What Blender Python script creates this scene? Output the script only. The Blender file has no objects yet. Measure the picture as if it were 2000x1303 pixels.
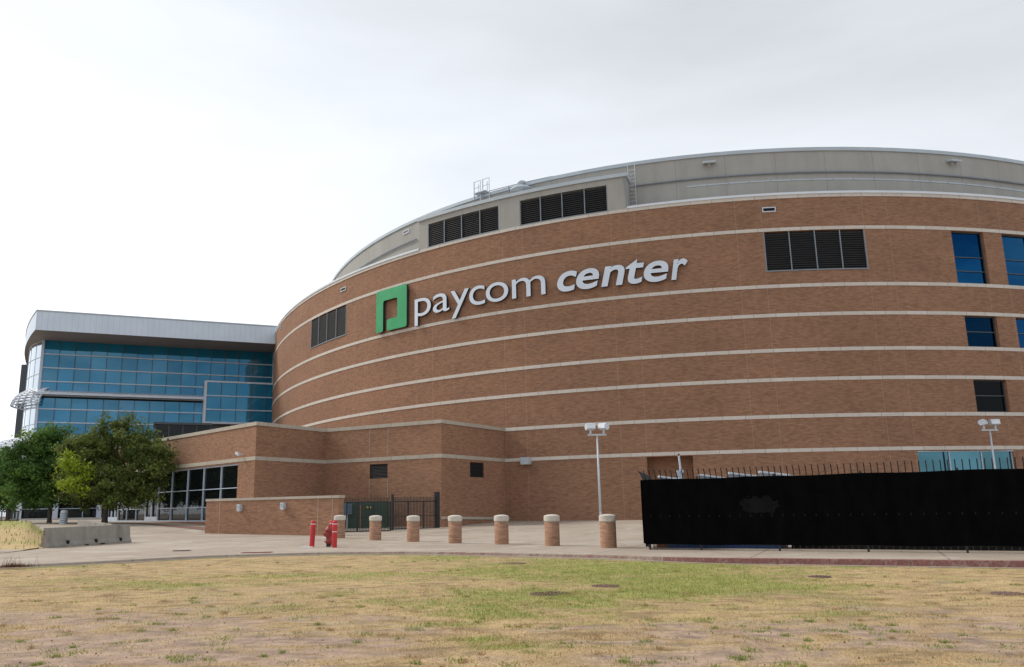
import bpy, bmesh, math, random
import numpy as np
from mathutils import Vector, Matrix
random.seed(7); rng = np.random.default_rng(11)
sc = bpy.context.scene
COL = sc.collection
# ------------------------------------------------------------------ camera
EYE = 1.35
PITCH, ROLL, FPX, PPX = 0.207141, -0.015937, 1625.77, -47.0
cr, sr, cp, sp = math.cos(ROLL), math.sin(ROLL), math.cos(PITCH), math.sin(PITCH)
cam_d = bpy.data.cameras.new('camera'); cam = bpy.data.objects.new('camera', cam_d); COL.objects.link(cam)
cam_d.sensor_width = 36; cam_d.lens = 36*FPX/2000; cam_d.shift_x = -PPX/2000
cam_d.clip_start = 0.3; cam_d.clip_end = 5000
rt = Vector((cr, -sp*sr, cp*sr)); up = Vector((-sr, -sp*cr, cp*cr)); bk = Vector((0, -cp, -sp))
cam.matrix_world = Matrix(((rt.x, up.x, bk.x, 0), (rt.y, up.y, bk.y, 0), (rt.z, up.z, bk.z, EYE), (0, 0, 0, 1)))
sc.camera = cam
# ------------------------------------------------------------------ light
SUN = Vector((-0.93, 0.37, 0)).normalized()*math.cos(math.radians(42)) + Vector((0, 0, math.sin(math.radians(42))))
sun_d = bpy.data.lights.new('sun', 'SUN'); sun = bpy.data.objects.new('sun', sun_d); COL.objects.link(sun)
sun_d.energy = 1.7; sun_d.angle = math.radians(14); sun_d.color = (1, .95, .87)
sun.rotation_mode = 'QUATERNION'; sun.rotation_quaternion = SUN.to_track_quat('Z', 'Y'); sun.location = (0, 0, 60)
world = bpy.data.worlds.new('World'); sc.world = world; world.use_nodes = True
wn, wl = world.node_tree.nodes, world.node_tree.links; wn.clear()
def wnode(t, **k):
    n = wn.new(t)
    for a, b in k.items(): setattr(n, a, b)
    return n
def wmath(op, a, b=None, clamp=False):
    n = wn.new('ShaderNodeMath'); n.operation = op; n.use_clamp = clamp
    for i, v in enumerate((a, b)):
        if v is None: continue
        if isinstance(v, (int, float)): n.inputs[i].default_value = v
        else: wl.new(v, n.inputs[i])
    return n.outputs[0]
sky = wnode('ShaderNodeTexSky', sky_type='NISHITA', sun_disc=False)
sky.sun_elevation = math.radians(42); sky.sun_rotation = math.atan2(SUN.x, SUN.y)
sky.air_density = 1.0; sky.dust_density = 1.5
tc = wnode('ShaderNodeTexCoord')
def wdot(v):
    n = wn.new('ShaderNodeVectorMath'); n.operation = 'DOT_PRODUCT'
    wl.new(tc.outputs['Generated'], n.inputs[0]); n.inputs[1].default_value = v
    return n.outputs['Value']
def wnoise(scale, vs, det, rough=.55, dist=0., off=(0, 0, 0)):
    m = wn.new('ShaderNodeMapping'); m.inputs['Scale'].default_value = vs; m.inputs['Location'].default_value = off
    m.inputs['Rotation'].default_value = (0.12, -0.2, .3)
    wl.new(tc.outputs['Generated'], m.inputs['Vector'])
    n = wn.new('ShaderNodeTexNoise'); n.inputs['Scale'].default_value = scale; n.inputs['Detail'].default_value = det
    n.inputs['Roughness'].default_value = rough; n.inputs['Distortion'].default_value = dist
    wl.new(m.outputs[0], n.inputs['Vector']); return n.outputs['Fac']
n3s = wnoise(7.5, (1, 1, 2.2), 7, .55, .3, (2.2, .7, 3)); n1 = wnoise(1.5, (1, 1, 3.2), 6, .5, .35, (3.1, 1.7, .4)); n2 = wnoise(5, (1, 1, 2.5), 8, .6, .2, (.3, 4, 1))
back = wdot((0.25, -0.94, 0.22))                       # away from the sun-lit side the overcast breaks up
glow = wmath('POWER', wmath('MAXIMUM', wdot(tuple(Vector((-.68, .68, .22)).normalized())), 0.0), 4.0)
bri = wmath('ADD', wmath('ADD', wmath('MULTIPLY', wmath('SUBTRACT', n1, .5), wmath('ADD', .42, wmath('MULTIPLY', wmath('MAXIMUM', back, 0.0), .8))), wmath('MULTIPLY', wmath('SUBTRACT', n2, .5), .06)), wmath('ADD', wmath('MULTIPLY', glow, .22), 0.675))
elev = wdot((0, 0, 1.0))
bri = wmath('ADD', bri, wmath('MULTIPLY', wmath('SUBTRACT', .38, elev), .42))
bri = wmath('ADD', bri, wmath('MULTIPLY', wmath('MAXIMUM', back, 0.0), .22))
bri = wmath('MULTIPLY', wmath('MAXIMUM', bri, .25), 10.0)
cc = wn.new('ShaderNodeCombineColor')
for i, k in enumerate((.90, .95, 1.01)): wl.new(wmath('MULTIPLY', bri, k), cc.inputs[i])
bm_ = wmath('MAXIMUM', back, 0.0)
cov = wmath('SUBTRACT', 1.0, wmath('MULTIPLY', bm_, wmath('ADD', .42, wmath('MULTIPLY', wmath('SUBTRACT', .5, n3s), 4.5))), True)
mx = wn.new('ShaderNodeMixRGB'); wl.new(cov, mx.inputs[0]); wl.new(sky.outputs[0], mx.inputs[1]); wl.new(cc.outputs[0], mx.inputs[2])
bg = wnode('ShaderNodeBackground'); bg.inputs['Strength'].default_value = 0.1
wo = wnode('ShaderNodeOutputWorld'); wl.new(mx.outputs[0], bg.inputs['Color']); wl.new(bg.outputs[0], wo.inputs['Surface'])
sc.view_settings.view_transform = 'Standard'; sc.view_settings.look = 'None'
sc.view_settings.exposure = 0.45; sc.view_settings.gamma = 1.0; sc.view_settings.use_curve_mapping = False
sc.cycles.max_bounces = 6; sc.cycles.diffuse_bounces = 3; sc.cycles.glossy_bounces = 4

# ------------------------------------------------------------------ geometry helpers
def ray(px, py):                                        # world direction of a photo pixel
    u = (px-1000-PPX)/FPX; v = (651.5-py)/FPX
    u, v = cr*u-sr*v, sr*u+cr*v
    return Vector((u, cp-sp*v, sp+cp*v))
def at_z(px, py, z):
    d = ray(px, py); t = (z-EYE)/d.z; return Vector((d.x*t, d.y*t, z))
def at_y(px, py, Y):
    d = ray(px, py); t = Y/d.y; return Vector((d.x*t, Y, EYE+d.z*t))

_GP = [(-60,0,0),(-30,20,0),(0,20,0),(30,20,0),(60,0,0),(-17,33,0),(-7,34,0),(4,33,0),(20,33,0),(40,30,0),(-30,36,.12),(-60,40,.4),
 (-4,38,0),(1.2,63.8,.42),(10.7,59.4,.40),(28,57,.38),(60,60,.38),(-3.3,56.8,.18),(-9,52.2,.09),(-6.2,53,.1),(-17.2,51.2,.15),
 (-8.1,45.3,.06),(6,51,.27),(-15.7,56.2,.26),(-20,60,.45),(-26,66.5,.68),(-34,76,.76),(-32,66,.78),(-40,66,.82),(-50,94,.86),(-28,108,.88),
 (-90,90,.9),(-120,140,.9),(0,160,.9),(120,150,.6),(-22,48,.3),(-60,66,.85)]
_gp = np.array(_GP, float)
_D = np.hypot(_gp[:, None, 0]-_gp[None, :, 0], _gp[:, None, 1]-_gp[None, :, 1])
_A = np.block([[-_D, np.ones((len(_gp), 1))], [np.ones((1, len(_gp))), np.zeros((1, 1))]])
_w = np.linalg.solve(_A, np.concatenate([_gp[:, 2], [0]]))
def gh(x, y):                                           # height of the paved ground
    x = np.asarray(x, float); y = np.asarray(y, float)
    d = np.hypot(x[..., None]-_gp[:, 0], y[..., None]-_gp[:, 1])
    return -(d@_w[:-1])+_w[-1]
def on_ground(px, py):
    z = 0.0
    for _ in range(25):
        p = at_z(px, py, min(z, 1.1)); z = .5*z+.5*float(gh(p.x, min(p.y, 120)))
    p.z = float(gh(p.x, p.y)); return p

class MB:
    def __init__(s): s.v = []; s.f = []; s.uv = []; s.c = []; s.smooth = False
    def face(s, pts, uv=None, col=None):
        i = len(s.v); s.v += [tuple(p) for p in pts]; s.f.append(tuple(range(i, i+len(pts))))
        s.uv.append(uv or [(0, 0)]*len(pts)); s.c.append(col)
    def box(s, c, size, ax=None, ay=None, az=None, col=None):
        c = Vector(c); ax = Vector(ax or (1, 0, 0)).normalized(); ay = Vector(ay or (0, 1, 0)).normalized(); az = Vector(az or (0, 0, 1)).normalized()
        hx, hy, hz = size[0]/2, size[1]/2, size[2]/2
        P = lambda i, j, k: c+ax*hx*i+ay*hy*j+az*hz*k
        for (n, a, b, hn, ha, hb) in ((ax, ay, az, hx, hy, hz), (ay, az, ax, hy, hz, hx), (az, ax, ay, hz, hx, hy)):
            for sg in (1, -1):
                q = [c+n*hn*sg+a*ha*i*sg+b*hb*j for i, j in ((-1, -1), (1, -1), (1, 1), (-1, 1))]
                w, h = ha*2, hb*2
                if abs(n.z) < .5 and abs(a.z) > .5: uv = [(p.z*0+j*hb, i*ha) for i, j, p in ((-1, -1, q[0]), (1, -1, q[1]), (1, 1, q[2]), (-1, 1, q[3]))]
                else: uv = [(i*ha, j*hb) for i, j in ((-1, -1), (1, -1), (1, 1), (-1, 1))]
                s.face(q, uv, col)
    def quad_box(s, a, b, z0, z1, t, inset=0):          # wall piece from a to b (plan), thickness t to the left-hand side
        a = Vector((a[0], a[1], 0)); b = Vector((b[0], b[1], 0)); d = (b-a).normalized(); n = Vector((-d.y, d.x, 0))
        L = (b-a).length
        s.box((a+b)/2+n*t/2+Vector((0, 0, (z0+z1)/2)), (L, t, z1-z0), d, n)
    def tube(s, p, q, r0, r1=None, n=8, caps=True, col=None):
        p = Vector(p); q = Vector(q); r1 = r0 if r1 is None else r1
        d = (q-p).normalized(); u = d.orthogonal().normalized(); w = d.cross(u); L = (q-p).length
        i = len(s.v)
        for P, r in ((p, r0), (q, r1)):
            for k in range(n):
                a = 2*math.pi*k/n; s.v.append(tuple(P+u*r*math.cos(a)+w*r*math.sin(a)))
        for k in range(n):
            k2 = (k+1) % n
            s.f.append((i+k, i+k2, i+n+k2, i+n+k)); C = 2*math.pi*max(r0, r1)
            s.uv.append([(C*k/n, 0), (C*(k+1)/n, 0), (C*(k+1)/n, L), (C*k/n, L)]); s.c.append(col)
        if caps:
            s.f.append(tuple(i+k for k in reversed(range(n)))); s.uv.append([(0, 0)]*n); s.c.append(col)
            s.f.append(tuple(i+n+k for k in range(n))); s.uv.append([(0, 0)]*n); s.c.append(col)
    def poly(s, pts, r, n=6, closed=False, col=None):
        m = len(pts)
        for k in range(m if closed else m-1): s.tube(pts[k], pts[(k+1) % m], r, r, n, True, col)
    def lathe(s, prof, c=(0, 0, 0), n=24, col=None):
        c = Vector(c); i = len(s.v)
        for (r, z) in prof:
            for k in range(n):
                a = 2*math.pi*k/n; s.v.append((c.x+r*math.cos(a), c.y+r*math.sin(a), c.z+z))
        R = max(r for r, z in prof)
        for j in range(len(prof)-1):
            for k in range(n):
                k2 = (k+1) % n
                s.f.append((i+j*n+k, i+j*n+k2, i+(j+1)*n+k2, i+(j+1)*n+k)); u0, u1 = 2*math.pi*R*k/n, 2*math.pi*R*(k+1)/n
                s.uv.append([(u0, prof[j][1]), (u1, prof[j][1]), (u1, prof[j+1][1]), (u0, prof[j+1][1])]); s.c.append(col)
        s.f.append(tuple(i+(len(prof)-1)*n+k for k in range(n))); s.uv.append([(0, 0)]*n); s.c.append(col)
    def build(s, name, m, parent=None, smooth=False, offset=None):
        me = bpy.data.meshes.new(name)
        v = s.v
        if parent is not None and parent.get('_o') is not None:
            o = parent['_o']; v = [(a-o[0], b-o[1], c-o[2]) for a, b, c in v]
        me.from_pydata(v, [], s.f)
        ul = me.uv_layers.new(name='UVMap')
        ul.data.foreach_set('uv', np.array([c for f in s.uv for c in f], 'f').ravel())
        if any(c is not None for c in s.c):
            ca = me.color_attributes.new('Col', 'FLOAT_COLOR', 'CORNER')
            ca.data.foreach_set('color', np.array([tuple(c or (1, 1, 1))+(1,) for c, f in zip(s.c, s.f) for _ in f], 'f').ravel())
        me.materials.append(m)
        if smooth: me.shade_smooth()
        o = bpy.data.objects.new(name, me); COL.objects.link(o)
        if parent is not None: o.parent = parent
        return o
def tag(o, label=None, cat=None, group=None, kind=None):
    if label: o['label'] = label
    if cat: o['category'] = cat
    if group: o['group'] = group
    if kind: o['kind'] = kind
    return o
def thing(name, label, cat, loc=(0, 0, 0), rz=0, group=None, local=False):
    # local=False: parts are given in world coordinates and stored relative to the base
    o = bpy.data.objects.new(name, None); COL.objects.link(o); o.location = loc; o.rotation_euler = (0, 0, rz)
    o.empty_display_size = .3
    if not local: o['_o'] = [float(x) for x in loc]
    return tag(o, label, cat, group)
def sub(part):                                          # sub-parts share the part's (zero) offset
    root = part.parent
    if root is not None and root.get('_o') is not None: part['_o'] = list(root['_o'])
    return part
def copy_tree(o, parent=None):
    c = o.copy(); COL.objects.link(c); c.parent = parent
    for ch in list(o.children): copy_tree(ch, c)
    return c

# ------------------------------------------------------------------ materials
class M:
    def __init__(s, name):
        s.m = bpy.data.materials.new(name); s.m.use_nodes = True; s.t = s.m.node_tree; s.t.nodes.clear()
        s.out = s.t.nodes.new('ShaderNodeOutputMaterial'); s.b = s.t.nodes.new('ShaderNodeBsdfPrincipled')
        s.l(s.b.outputs[0], s.out.inputs[0]); s._tc = None
    def l(s, a, b): s.t.links.new(a, b)
    def n(s, t, **k):
        x = s.t.nodes.new(t)
        for a, b in k.items(): setattr(x, a, b)
        return x
    def set(s, **k):
        for a, b in k.items():
            i = s.b.inputs[a.replace('_', ' ')]
            if hasattr(b, 'is_output'): s.l(b, i)
            else: i.default_value = (*b, 1) if isinstance(b, tuple) and len(b) == 3 else b
        return s
    def tc(s, w='Object'):
        if s._tc is None: s._tc = s.n('ShaderNodeTexCoord')
        return s._tc.outputs[w]
    def map(s, vec, scale=(1, 1, 1), loc=(0, 0, 0), rot=(0, 0, 0)):
        x = s.n('ShaderNodeMapping'); s.l(vec, x.inputs[0]); x.inputs['Scale'].default_value = scale
        x.inputs['Location'].default_value = loc; x.inputs['Rotation'].default_value = rot; return x.outputs[0]
    def noise(s, vec, scale, det=4, rough=.55, dist=0):
        x = s.n('ShaderNodeTexNoise'); s.l(vec, x.inputs['Vector']); x.inputs['Scale'].default_value = scale
        x.inputs['Detail'].default_value = det; x.inputs['Roughness'].default_value = rough; x.inputs['Distortion'].default_value = dist
        return x.outputs['Fac']
    def ramp(s, f, stops):
        x = s.n('ShaderNodeValToRGB'); s.l(f, x.inputs[0]); e = x.color_ramp.elements
        while len(e) < len(stops): e.new(.5)
        for i, (p, c) in enumerate(stops): e[i].position = p; e[i].color = (*c, 1) if len(c) == 3 else c
        return x.outputs[0]
    def math(s, op, a, b=None, clamp=False):
        x = s.n('ShaderNodeMath', operation=op, use_clamp=clamp)
        for i, v in enumerate((a, b)):
            if v is None: continue
            if isinstance(v, (int, float)): x.inputs[i].default_value = v
            else: s.l(v, x.inputs[i])
        return x.outputs[0]
    def mix(s, f, a, b, mode='MIX'):
        x = s.n('ShaderNodeMixRGB', blend_type=mode)
        for i, v in enumerate((f, a, b)):
            if isinstance(v, (int, float)): x.inputs[i].default_value = v
            elif isinstance(v, tuple): x.inputs[i].default_value = (*v, 1)
            else: s.l(v, x.inputs[i])
        return x.outputs[0]
    def bump(s, h, strength=.3, dist=.02):
        x = s.n('ShaderNodeBump'); s.l(h, x.inputs['Height']); x.inputs['Strength'].default_value = strength
        x.inputs['Distance'].default_value = dist; s.l(x.outputs[0], s.b.inputs['Normal']); return s
    def sep(s, v):
        x = s.n('ShaderNodeSeparateXYZ'); s.l(v, x.inputs[0]); return x.outputs

def grey(f, k=1.0): return f
def mottled(name, c, var=.12, scale=3, rough=.7, metal=0., spec=None, streak=(1, 1, 1)):
    a = M(name); nz = a.noise(a.map(a.tc('Object'), streak), scale, 5)
    col = a.ramp(nz, [(.3, tuple(x*(1-var) for x in c)), (.7, tuple(min(1, x*(1+var)) for x in c))])
    a.set(Base_Color=col, Roughness=rough, Metallic=metal)
    if spec is not None: a.set(Specular_IOR_Level=spec)
    return a.m
def brick_mat(name, joints=False, tint=.895, bw=.30, bh=.10):
    a = M(name); uv = a.tc('UV')
    def br(c1, c2, mo, w, h, ms, off=(0, 0, 0)):
        x = a.n('ShaderNodeTexBrick'); a.l(a.map(uv, loc=off), x.inputs['Vector'])
        x.inputs['Color1'].default_value = (*c1, 1); x.inputs['Color2'].default_value = (*c2, 1); x.inputs['Mortar'].default_value = (*mo, 1)
        x.inputs['Scale'].default_value = 1; x.inputs['Brick Width'].default_value = w; x.inputs['Row Height'].default_value = h
        x.inputs['Mortar Size'].default_value = ms; x.inputs['Mortar Smooth'].default_value = .3; x.inputs['Bias'].default_value = -.1
        return x.outputs['Color'], x.outputs['Fac']
    k = tint
    col, fac = br((.385*k, .202*k, .119*k), (.275*k, .140*k, .084*k), (.34*k, .225*k, .155*k), bw, bh, .008)
    # runs of darker and lighter units along single courses
    run = a.noise(a.map(uv, (1.3, 12.0, 1)), 1.0, 2, .5)
    col = a.mix(a.ramp(run, [(.50, (0, 0, 0)), (.66, (.7, .7, .7))]), col, a.mix(1.0, col, (.78, .75, .76), 'MULTIPLY'))
    run2 = a.noise(a.map(uv, (1.8, 12.0, 1), (7, 3, 0)), 1.0, 2, .5)
    col = a.mix(a.ramp(run2, [(.56, (0, 0, 0)), (.70, (.55, .55, .55))]), col, (.46*k, .285*k, .18*k))
    big = a.noise(a.map(uv, (.16, .3, 1)), 1.0, 5, .6)
    col = a.mix(1.0, col, a.ramp(big, [(.3, (.86, .86, .87)), (.7, (1.08, 1.06, 1.04))]), 'MULTIPLY')
    if joints:
        u = a.sep(uv)[0]; m = None
        for o in (10.45, 8.65):
            f = a.math('ABSOLUTE', a.math('SUBTRACT', a.math('MODULO', a.math('ADD', u, 903+o+4.515), 9.03), 4.515))
            g = a.math('LESS_THAN', f, .022); m = g if m is None else a.math('MAXIMUM', m, g)
        col = a.mix(a.math('MULTIPLY', m, .42), col, (.44, .30, .21))
        st = a.noise(a.map(uv, (2.2, .10, 1)), 1.0, 4, .6); col = a.mix(a.ramp(st, [(.58, (0, 0, 0)), (.75, (.35, .35, .35))]), col, a.mix(1.0, col, (.70, .70, .72), 'MULTIPLY'))
    a.set(Base_Color=col, Roughness=.88, Specular_IOR_Level=.25)
    a.bump(fac, -.25, .01)
    return a.m
def stone_mat(name, c=(.66, .60, .53), pitch=1.52, var=.1):
    a = M(name); uv = a.tc('UV'); u = a.sep(uv)[0]
    j = a.math('LESS_THAN', a.math('ABSOLUTE', a.math('SUBTRACT', a.math('MODULO', a.math('ADD', u, 900), pitch), .1)), .014)
    wn_ = a.n('ShaderNodeTexWhiteNoise', noise_dimensions='1D'); a.l(a.math('FLOOR', a.math('DIVIDE', a.math('ADD', u, 899.9), pitch)), wn_.inputs['W'])
    nz = a.noise(a.map(uv, (1, 2, 1)), 2.2, 5, .65)
    col = a.ramp(nz, [(.3, tuple(x*(1-var) for x in c)), (.7, tuple(x*(1+var*.5) for x in c))])
    col = a.mix(a.math('MULTIPLY', wn_.outputs['Value'], .6), col, a.mix(1.0, col, (.86, .84, .83), 'MULTIPLY'))
    col = a.mix(a.math('MULTIPLY', j, .75), col, (.22, .15, .11))
    a.set(Base_Color=col, Roughness=.85, Specular_IOR_Level=.25); return a.m
MAT = {}
MAT['brick_arena'] = brick_mat('brick_arena', True)
MAT['brick'] = brick_mat('brick_annex', tint=.94)
MAT['brick_post'] = brick_mat('brick_post', tint=1.08, bw=.2, bh=.068)
MAT['stone'] = stone_mat('band_stone'); MAT['coping'] = stone_mat('coping_stone', (.50, .44, .36), 1.2)
MAT['cap'] = mottled('bollard_cap_stone', (.58, .52, .44), .14, 6, .85)
MAT['flash'] = mottled('white_flashing', (.70, .74, .78), .05, 1, .4)
MAT['flash_blue'] = mottled('pale_flashing', (.46, .51, .55), .06, 1, .45)
def stucco():
    a = M('grey_stucco'); uv = a.tc('UV'); u = a.sep(uv)[0]
    f = a.math('ABSOLUTE', a.math('SUBTRACT', a.math('MODULO', a.math('ADD', u, 900), 3.7), 1.85))
    j = a.math('LESS_THAN', f, .02)
    n = a.noise(a.map(uv, (1, .25, 1)), .8, 6, .65); n2 = a.noise(uv, 14, 3)
    col = a.ramp(n, [(.3, (.355, .34, .31)), (.7, (.425, .41, .375))])
    col = a.mix(1.0, col, a.ramp(n2, [(.3, (.93, .93, .93)), (.7, (1.05, 1.05, 1.05))]), 'MULTIPLY')
    col = a.mix(a.math('MULTIPLY', j, .45), col, (.17, .13, .10))
    a.set(Base_Color=col, Roughness=.9, Specular_IOR_Level=.2); return a.m
MAT['stucco'] = stucco()
MAT['dark_metal'] = mottled('black_metal', (.010, .010, .011), .2, 4, .45)
MAT['louvre'] = mottled('dark_bronze_slat', (.024, .023, .023), .2, 3, .6)
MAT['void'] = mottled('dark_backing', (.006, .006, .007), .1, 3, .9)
MAT['mullion'] = mottled('aluminium_mullion', (.52, .59, .68), .06, 2, .4)
MAT['mullion_dark'] = mottled('dark_bronze_mullion', (.055, .065, .075), .1, 2, .45)
MAT['mullion_grey'] = mottled('louvre_mullion', (.22, .25, .28), .1, 2, .5)
MAT['galv'] = mottled('galvanised_metal', (.52, .56, .60), .08, 5, .5, .1)
MAT['panel_white'] = mottled('white_paint_metal', (.60, .64, .70), .05, 3, .45)
MAT['red'] = mottled('red_paint', (.50, .018, .018), .12, 6, .42)
MAT['hydrant_red'] = mottled('weathered_red_paint', (.30, .035, .028), .25, 14, .5)
MAT['white_tape'] = mottled('white_reflective_tape', (.75, .75, .75), .05, 6, .4)
MAT['green_steel'] = mottled('green_painted_steel', (.028, .075, .042), .15, 2, .5)
MAT['panel_blue'] = mottled('blue_grey_cabinet', (.10, .15, .20), .1, 3, .5)
MAT['blue'] = mottled('blue_plastic', (.012, .06, .22), .15, 3, .5)
MAT['orange'] = mottled('orange_brown', (.34, .13, .05), .2, 5, .8)
MAT['bark'] = mottled('grey_brown_bark', (.075, .062, .05), .3, 6, .95)
MAT['grate'] = mottled('rusted_grate', (.17, .105, .08), .5, 30, .9)
MAT['yellow'] = mottled('yellow_label', (.55, .42, .03), .05, 5, .6)
MAT['sign_white'] = mottled('pale_letter_face', (.66, .72, .80), .04, 1.2, .45)
MAT['sign_green'] = mottled('green_sign_face', (.022, .34, .115), .08, 1.2, .4)
MAT['sign_edge'] = mottled('dark_sign_return', (.03, .034, .04), .1, 2, .5)
def barrier_mat():
    a = M('weathered_concrete_barrier'); p = a.tc('Object')
    n = a.noise(a.map(p, (1, 1, .35)), 2.4, 7, .65); n2 = a.noise(p, 22, 4)
    col = a.ramp(n, [(.28, (.19, .17, .145)), (.5, (.285, .26, .225)), (.75, (.36, .335, .295))])
    col = a.mix(1.0, col, a.ramp(n2, [(.3, (.88, .88, .88)), (.7, (1.06, 1.06, 1.06))]), 'MULTIPLY')
    a.set(Base_Color=col, Roughness=.9, Specular_IOR_Level=.2); a.bump(n2, .4, .01); return a.m
MAT['barrier'] = barrier_mat()
def glass(name, c, metal=1.0, rough=.02, ior=1.5, bmp=.06):
    a = M(name); at = a.n('ShaderNodeAttribute', attribute_name='Col')
    col = a.mix(1.0, c, at.outputs['Color'], 'MULTIPLY')
    a.set(Base_Color=col, Metallic=metal, Roughness=rough, IOR=ior)
    w = a.noise(a.map(a.tc('UV'), (.5, .5, .5)), 1.0, 3); a.bump(w, bmp, .05); return a.m
MAT['glass_blue'] = glass('blue_coated_glass', (.003, .185, .335), .25, .02, 1.7, .03)
MAT['glass_deep'] = glass('deep_blue_glass', (.005, .056, .132))
MAT['glass_night'] = glass('dark_blue_glass', (.001, .014, .036))
MAT['glass_teal'] = glass('teal_glass', (.058, .135, .165))
MAT['glass_black'] = glass('dark_glass', (.006, .008, .009), 0.0, .03, 1.33)
MAT['glass_dim'] = glass('near_black_glass', (.004, .005, .006), 0.0, .03, 1.18)
MAT['glass_curve'] = glass('pale_curved_glass', (.55, .60, .64), 1.0, .12)
def soffit():
    a = M('grey_soffit'); a.set(Base_Color=a.ramp(a.noise(a.tc('Object'), .5, 3), [(.3, (.20, .175, .16)), (.7, (.24, .21, .195))]), Roughness=.6); return a.m
MAT['soffit'] = soffit()
def fascia():
    a = M('ribbed_white_fascia'); uv = a.tc('UV'); u = a.sep(uv)[0]
    f = a.math('ABSOLUTE', a.math('SUBTRACT', a.math('MODULO', a.math('ADD', u, 900), .62), .31)); j = a.math('LESS_THAN', f, .02)
    col = a.mix(a.math('MULTIPLY', j, .35), a.ramp(a.noise(uv, .6, 3), [(.3, (.60, .68, .76)), (.7, (.66, .74, .82))]), (.28, .33, .38))
    a.set(Base_Color=col, Roughness=.4); return a.m
MAT['fascia'] = fascia()
def fabric():
    a = M('black_privacy_mesh'); uv = a.tc('UV'); s = a.sep(uv)
    # faint worn patch and a row of ties at mid height
    dx = a.math('DIVIDE', a.math('SUBTRACT', s[0], 3.62), .62); dy = a.math('DIVIDE', a.math('SUBTRACT', s[1], 1.32), .30)
    r = a.math('ADD', a.math('MULTIPLY', dx, dx), a.math('MULTIPLY', dy, dy))
    nz = a.noise(uv, 3.2, 5, .6)
    m = a.math('LESS_THAN', a.math('ADD', r, a.math('MULTIPLY', a.math('SUBTRACT', nz, .5), 3.4)), .75)
    w = a.noise(a.map(uv, (1, .5, 1)), 3, 5)
    col = a.ramp(w, [(.3, (.0030, .0030, .0032)), (.7, (.0048, .0048, .005))])
    col = a.mix(a.math('MULTIPLY', m, a.math('MULTIPLY', nz, .9)), col, (.019, .019, .020))
    tx = a.math('LESS_THAN', a.math('MODULO', a.math('ADD', s[0], 50), .31), .03); ty = a.math('LESS_THAN', a.math('ABSOLUTE', a.math('SUBTRACT', s[1], 1.02)), .03)
    col = a.mix(a.math('MULTIPLY', a.math('MULTIPLY', tx, ty), .5), col, (.03, .03, .03))
    a.set(Base_Color=col, Roughness=1.0, Specular_IOR_Level=.0); return a.m
MAT['fabric'] = fabric()
def concrete():
    a = M('plaza_concrete'); p = a.tc('Object'); r = a.map(p, rot=(0, 0, .42)); s = a.sep(r)
    n = a.noise(p, .18, 7, .62); n2 = a.noise(p, 1.6, 6, .65); n3 = a.noise(p, 26, 4)
    col = a.ramp(n, [(.3, (.345, .275, .215)), (.5, (.41, .335, .265)), (.72, (.475, .405, .33))])
    col = a.mix(1.0, col, a.ramp(n2, [(.28, (.86, .84, .82)), (.5, (1, 1, 1)), (.75, (1.07, 1.07, 1.07))]), 'MULTIPLY')
    col = a.mix(1.0, col, a.ramp(n3, [(.3, (.93, .93, .93)), (.7, (1.05, 1.05, 1.05))]), 'MULTIPLY')
    wn_ = a.n('ShaderNodeTexWhiteNoise', noise_dimensions='2D')
    cb = a.n('ShaderNodeCombineXYZ')
    for i in (0, 1): a.l(a.math('FLOOR', a.math('DIVIDE', a.math('ADD', s[i], 900), 4.6)), cb.inputs[i])
    a.l(cb.outputs[0], wn_.inputs['Vector'])
    col = a.mix(a.math('MULTIPLY', wn_.outputs['Value'], .5), col, a.mix(1.0, col, (1.14, 1.18, 1.22), 'MULTIPLY'))
    j = None
    for i in (0, 1):
        f = a.math('ABSOLUTE', a.math('SUBTRACT', a.math('MODULO', a.math('ADD', s[i], 902.3), 4.6), 2.3)); g = a.math('LESS_THAN', f, .028)
        j = g if j is None else a.math('MAXIMUM', j, g)
    col = a.mix(a.math('MULTIPLY', j, .55), col, (.12, .09, .065))
    vo = a.n('ShaderNodeTexVoronoi', feature='DISTANCE_TO_EDGE'); vo.inputs['Scale'].default_value = .11
    wv = a.n('ShaderNodeVectorMath', operation='ADD'); a.l(p, wv.inputs[0]); nv = a.n('ShaderNodeTexNoise'); nv.inputs['Scale'].default_value = .7; nv.inputs['Detail'].default_value = 6; a.l(p, nv.inputs['Vector']); sc3 = a.n('ShaderNodeVectorMath', operation='SCALE'); sc3.inputs['Scale'].default_value = 2.2; a.l(nv.outputs['Color'], sc3.inputs[0]); a.l(sc3.outputs[0], wv.inputs[1]); a.l(wv.outputs[0], vo.inputs['Vector'])
    col = a.mix(a.math('MULTIPLY', a.math('LESS_THAN', vo.outputs['Distance'], .0022), .6), col, (.13, .10, .075))
    pt = a.noise(p, .45, 3, .5); col = a.mix(a.ramp(pt, [(.60, (0, 0, 0)), (.63, (.5, .5, .5))]), col, (.52, .47, .40))
    st = a.noise(a.map(p, (1, .35, 1)), .5, 6, .7)
    col = a.mix(a.ramp(st, [(.57, (0, 0, 0)), (.72, (.5, .5, .5))]), col, (.29, .19, .125))
    sp_ = a.noise(p, 4.5, 3, .6); col = a.mix(a.ramp(sp_, [(.68, (0, 0, 0)), (.72, (.45, .45, .45))]), col, (.17, .135, .105))
    a.set(Base_Color=col, Roughness=.88, Specular_IOR_Level=.25); return a.m
MAT['concrete'] = concrete()
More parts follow.
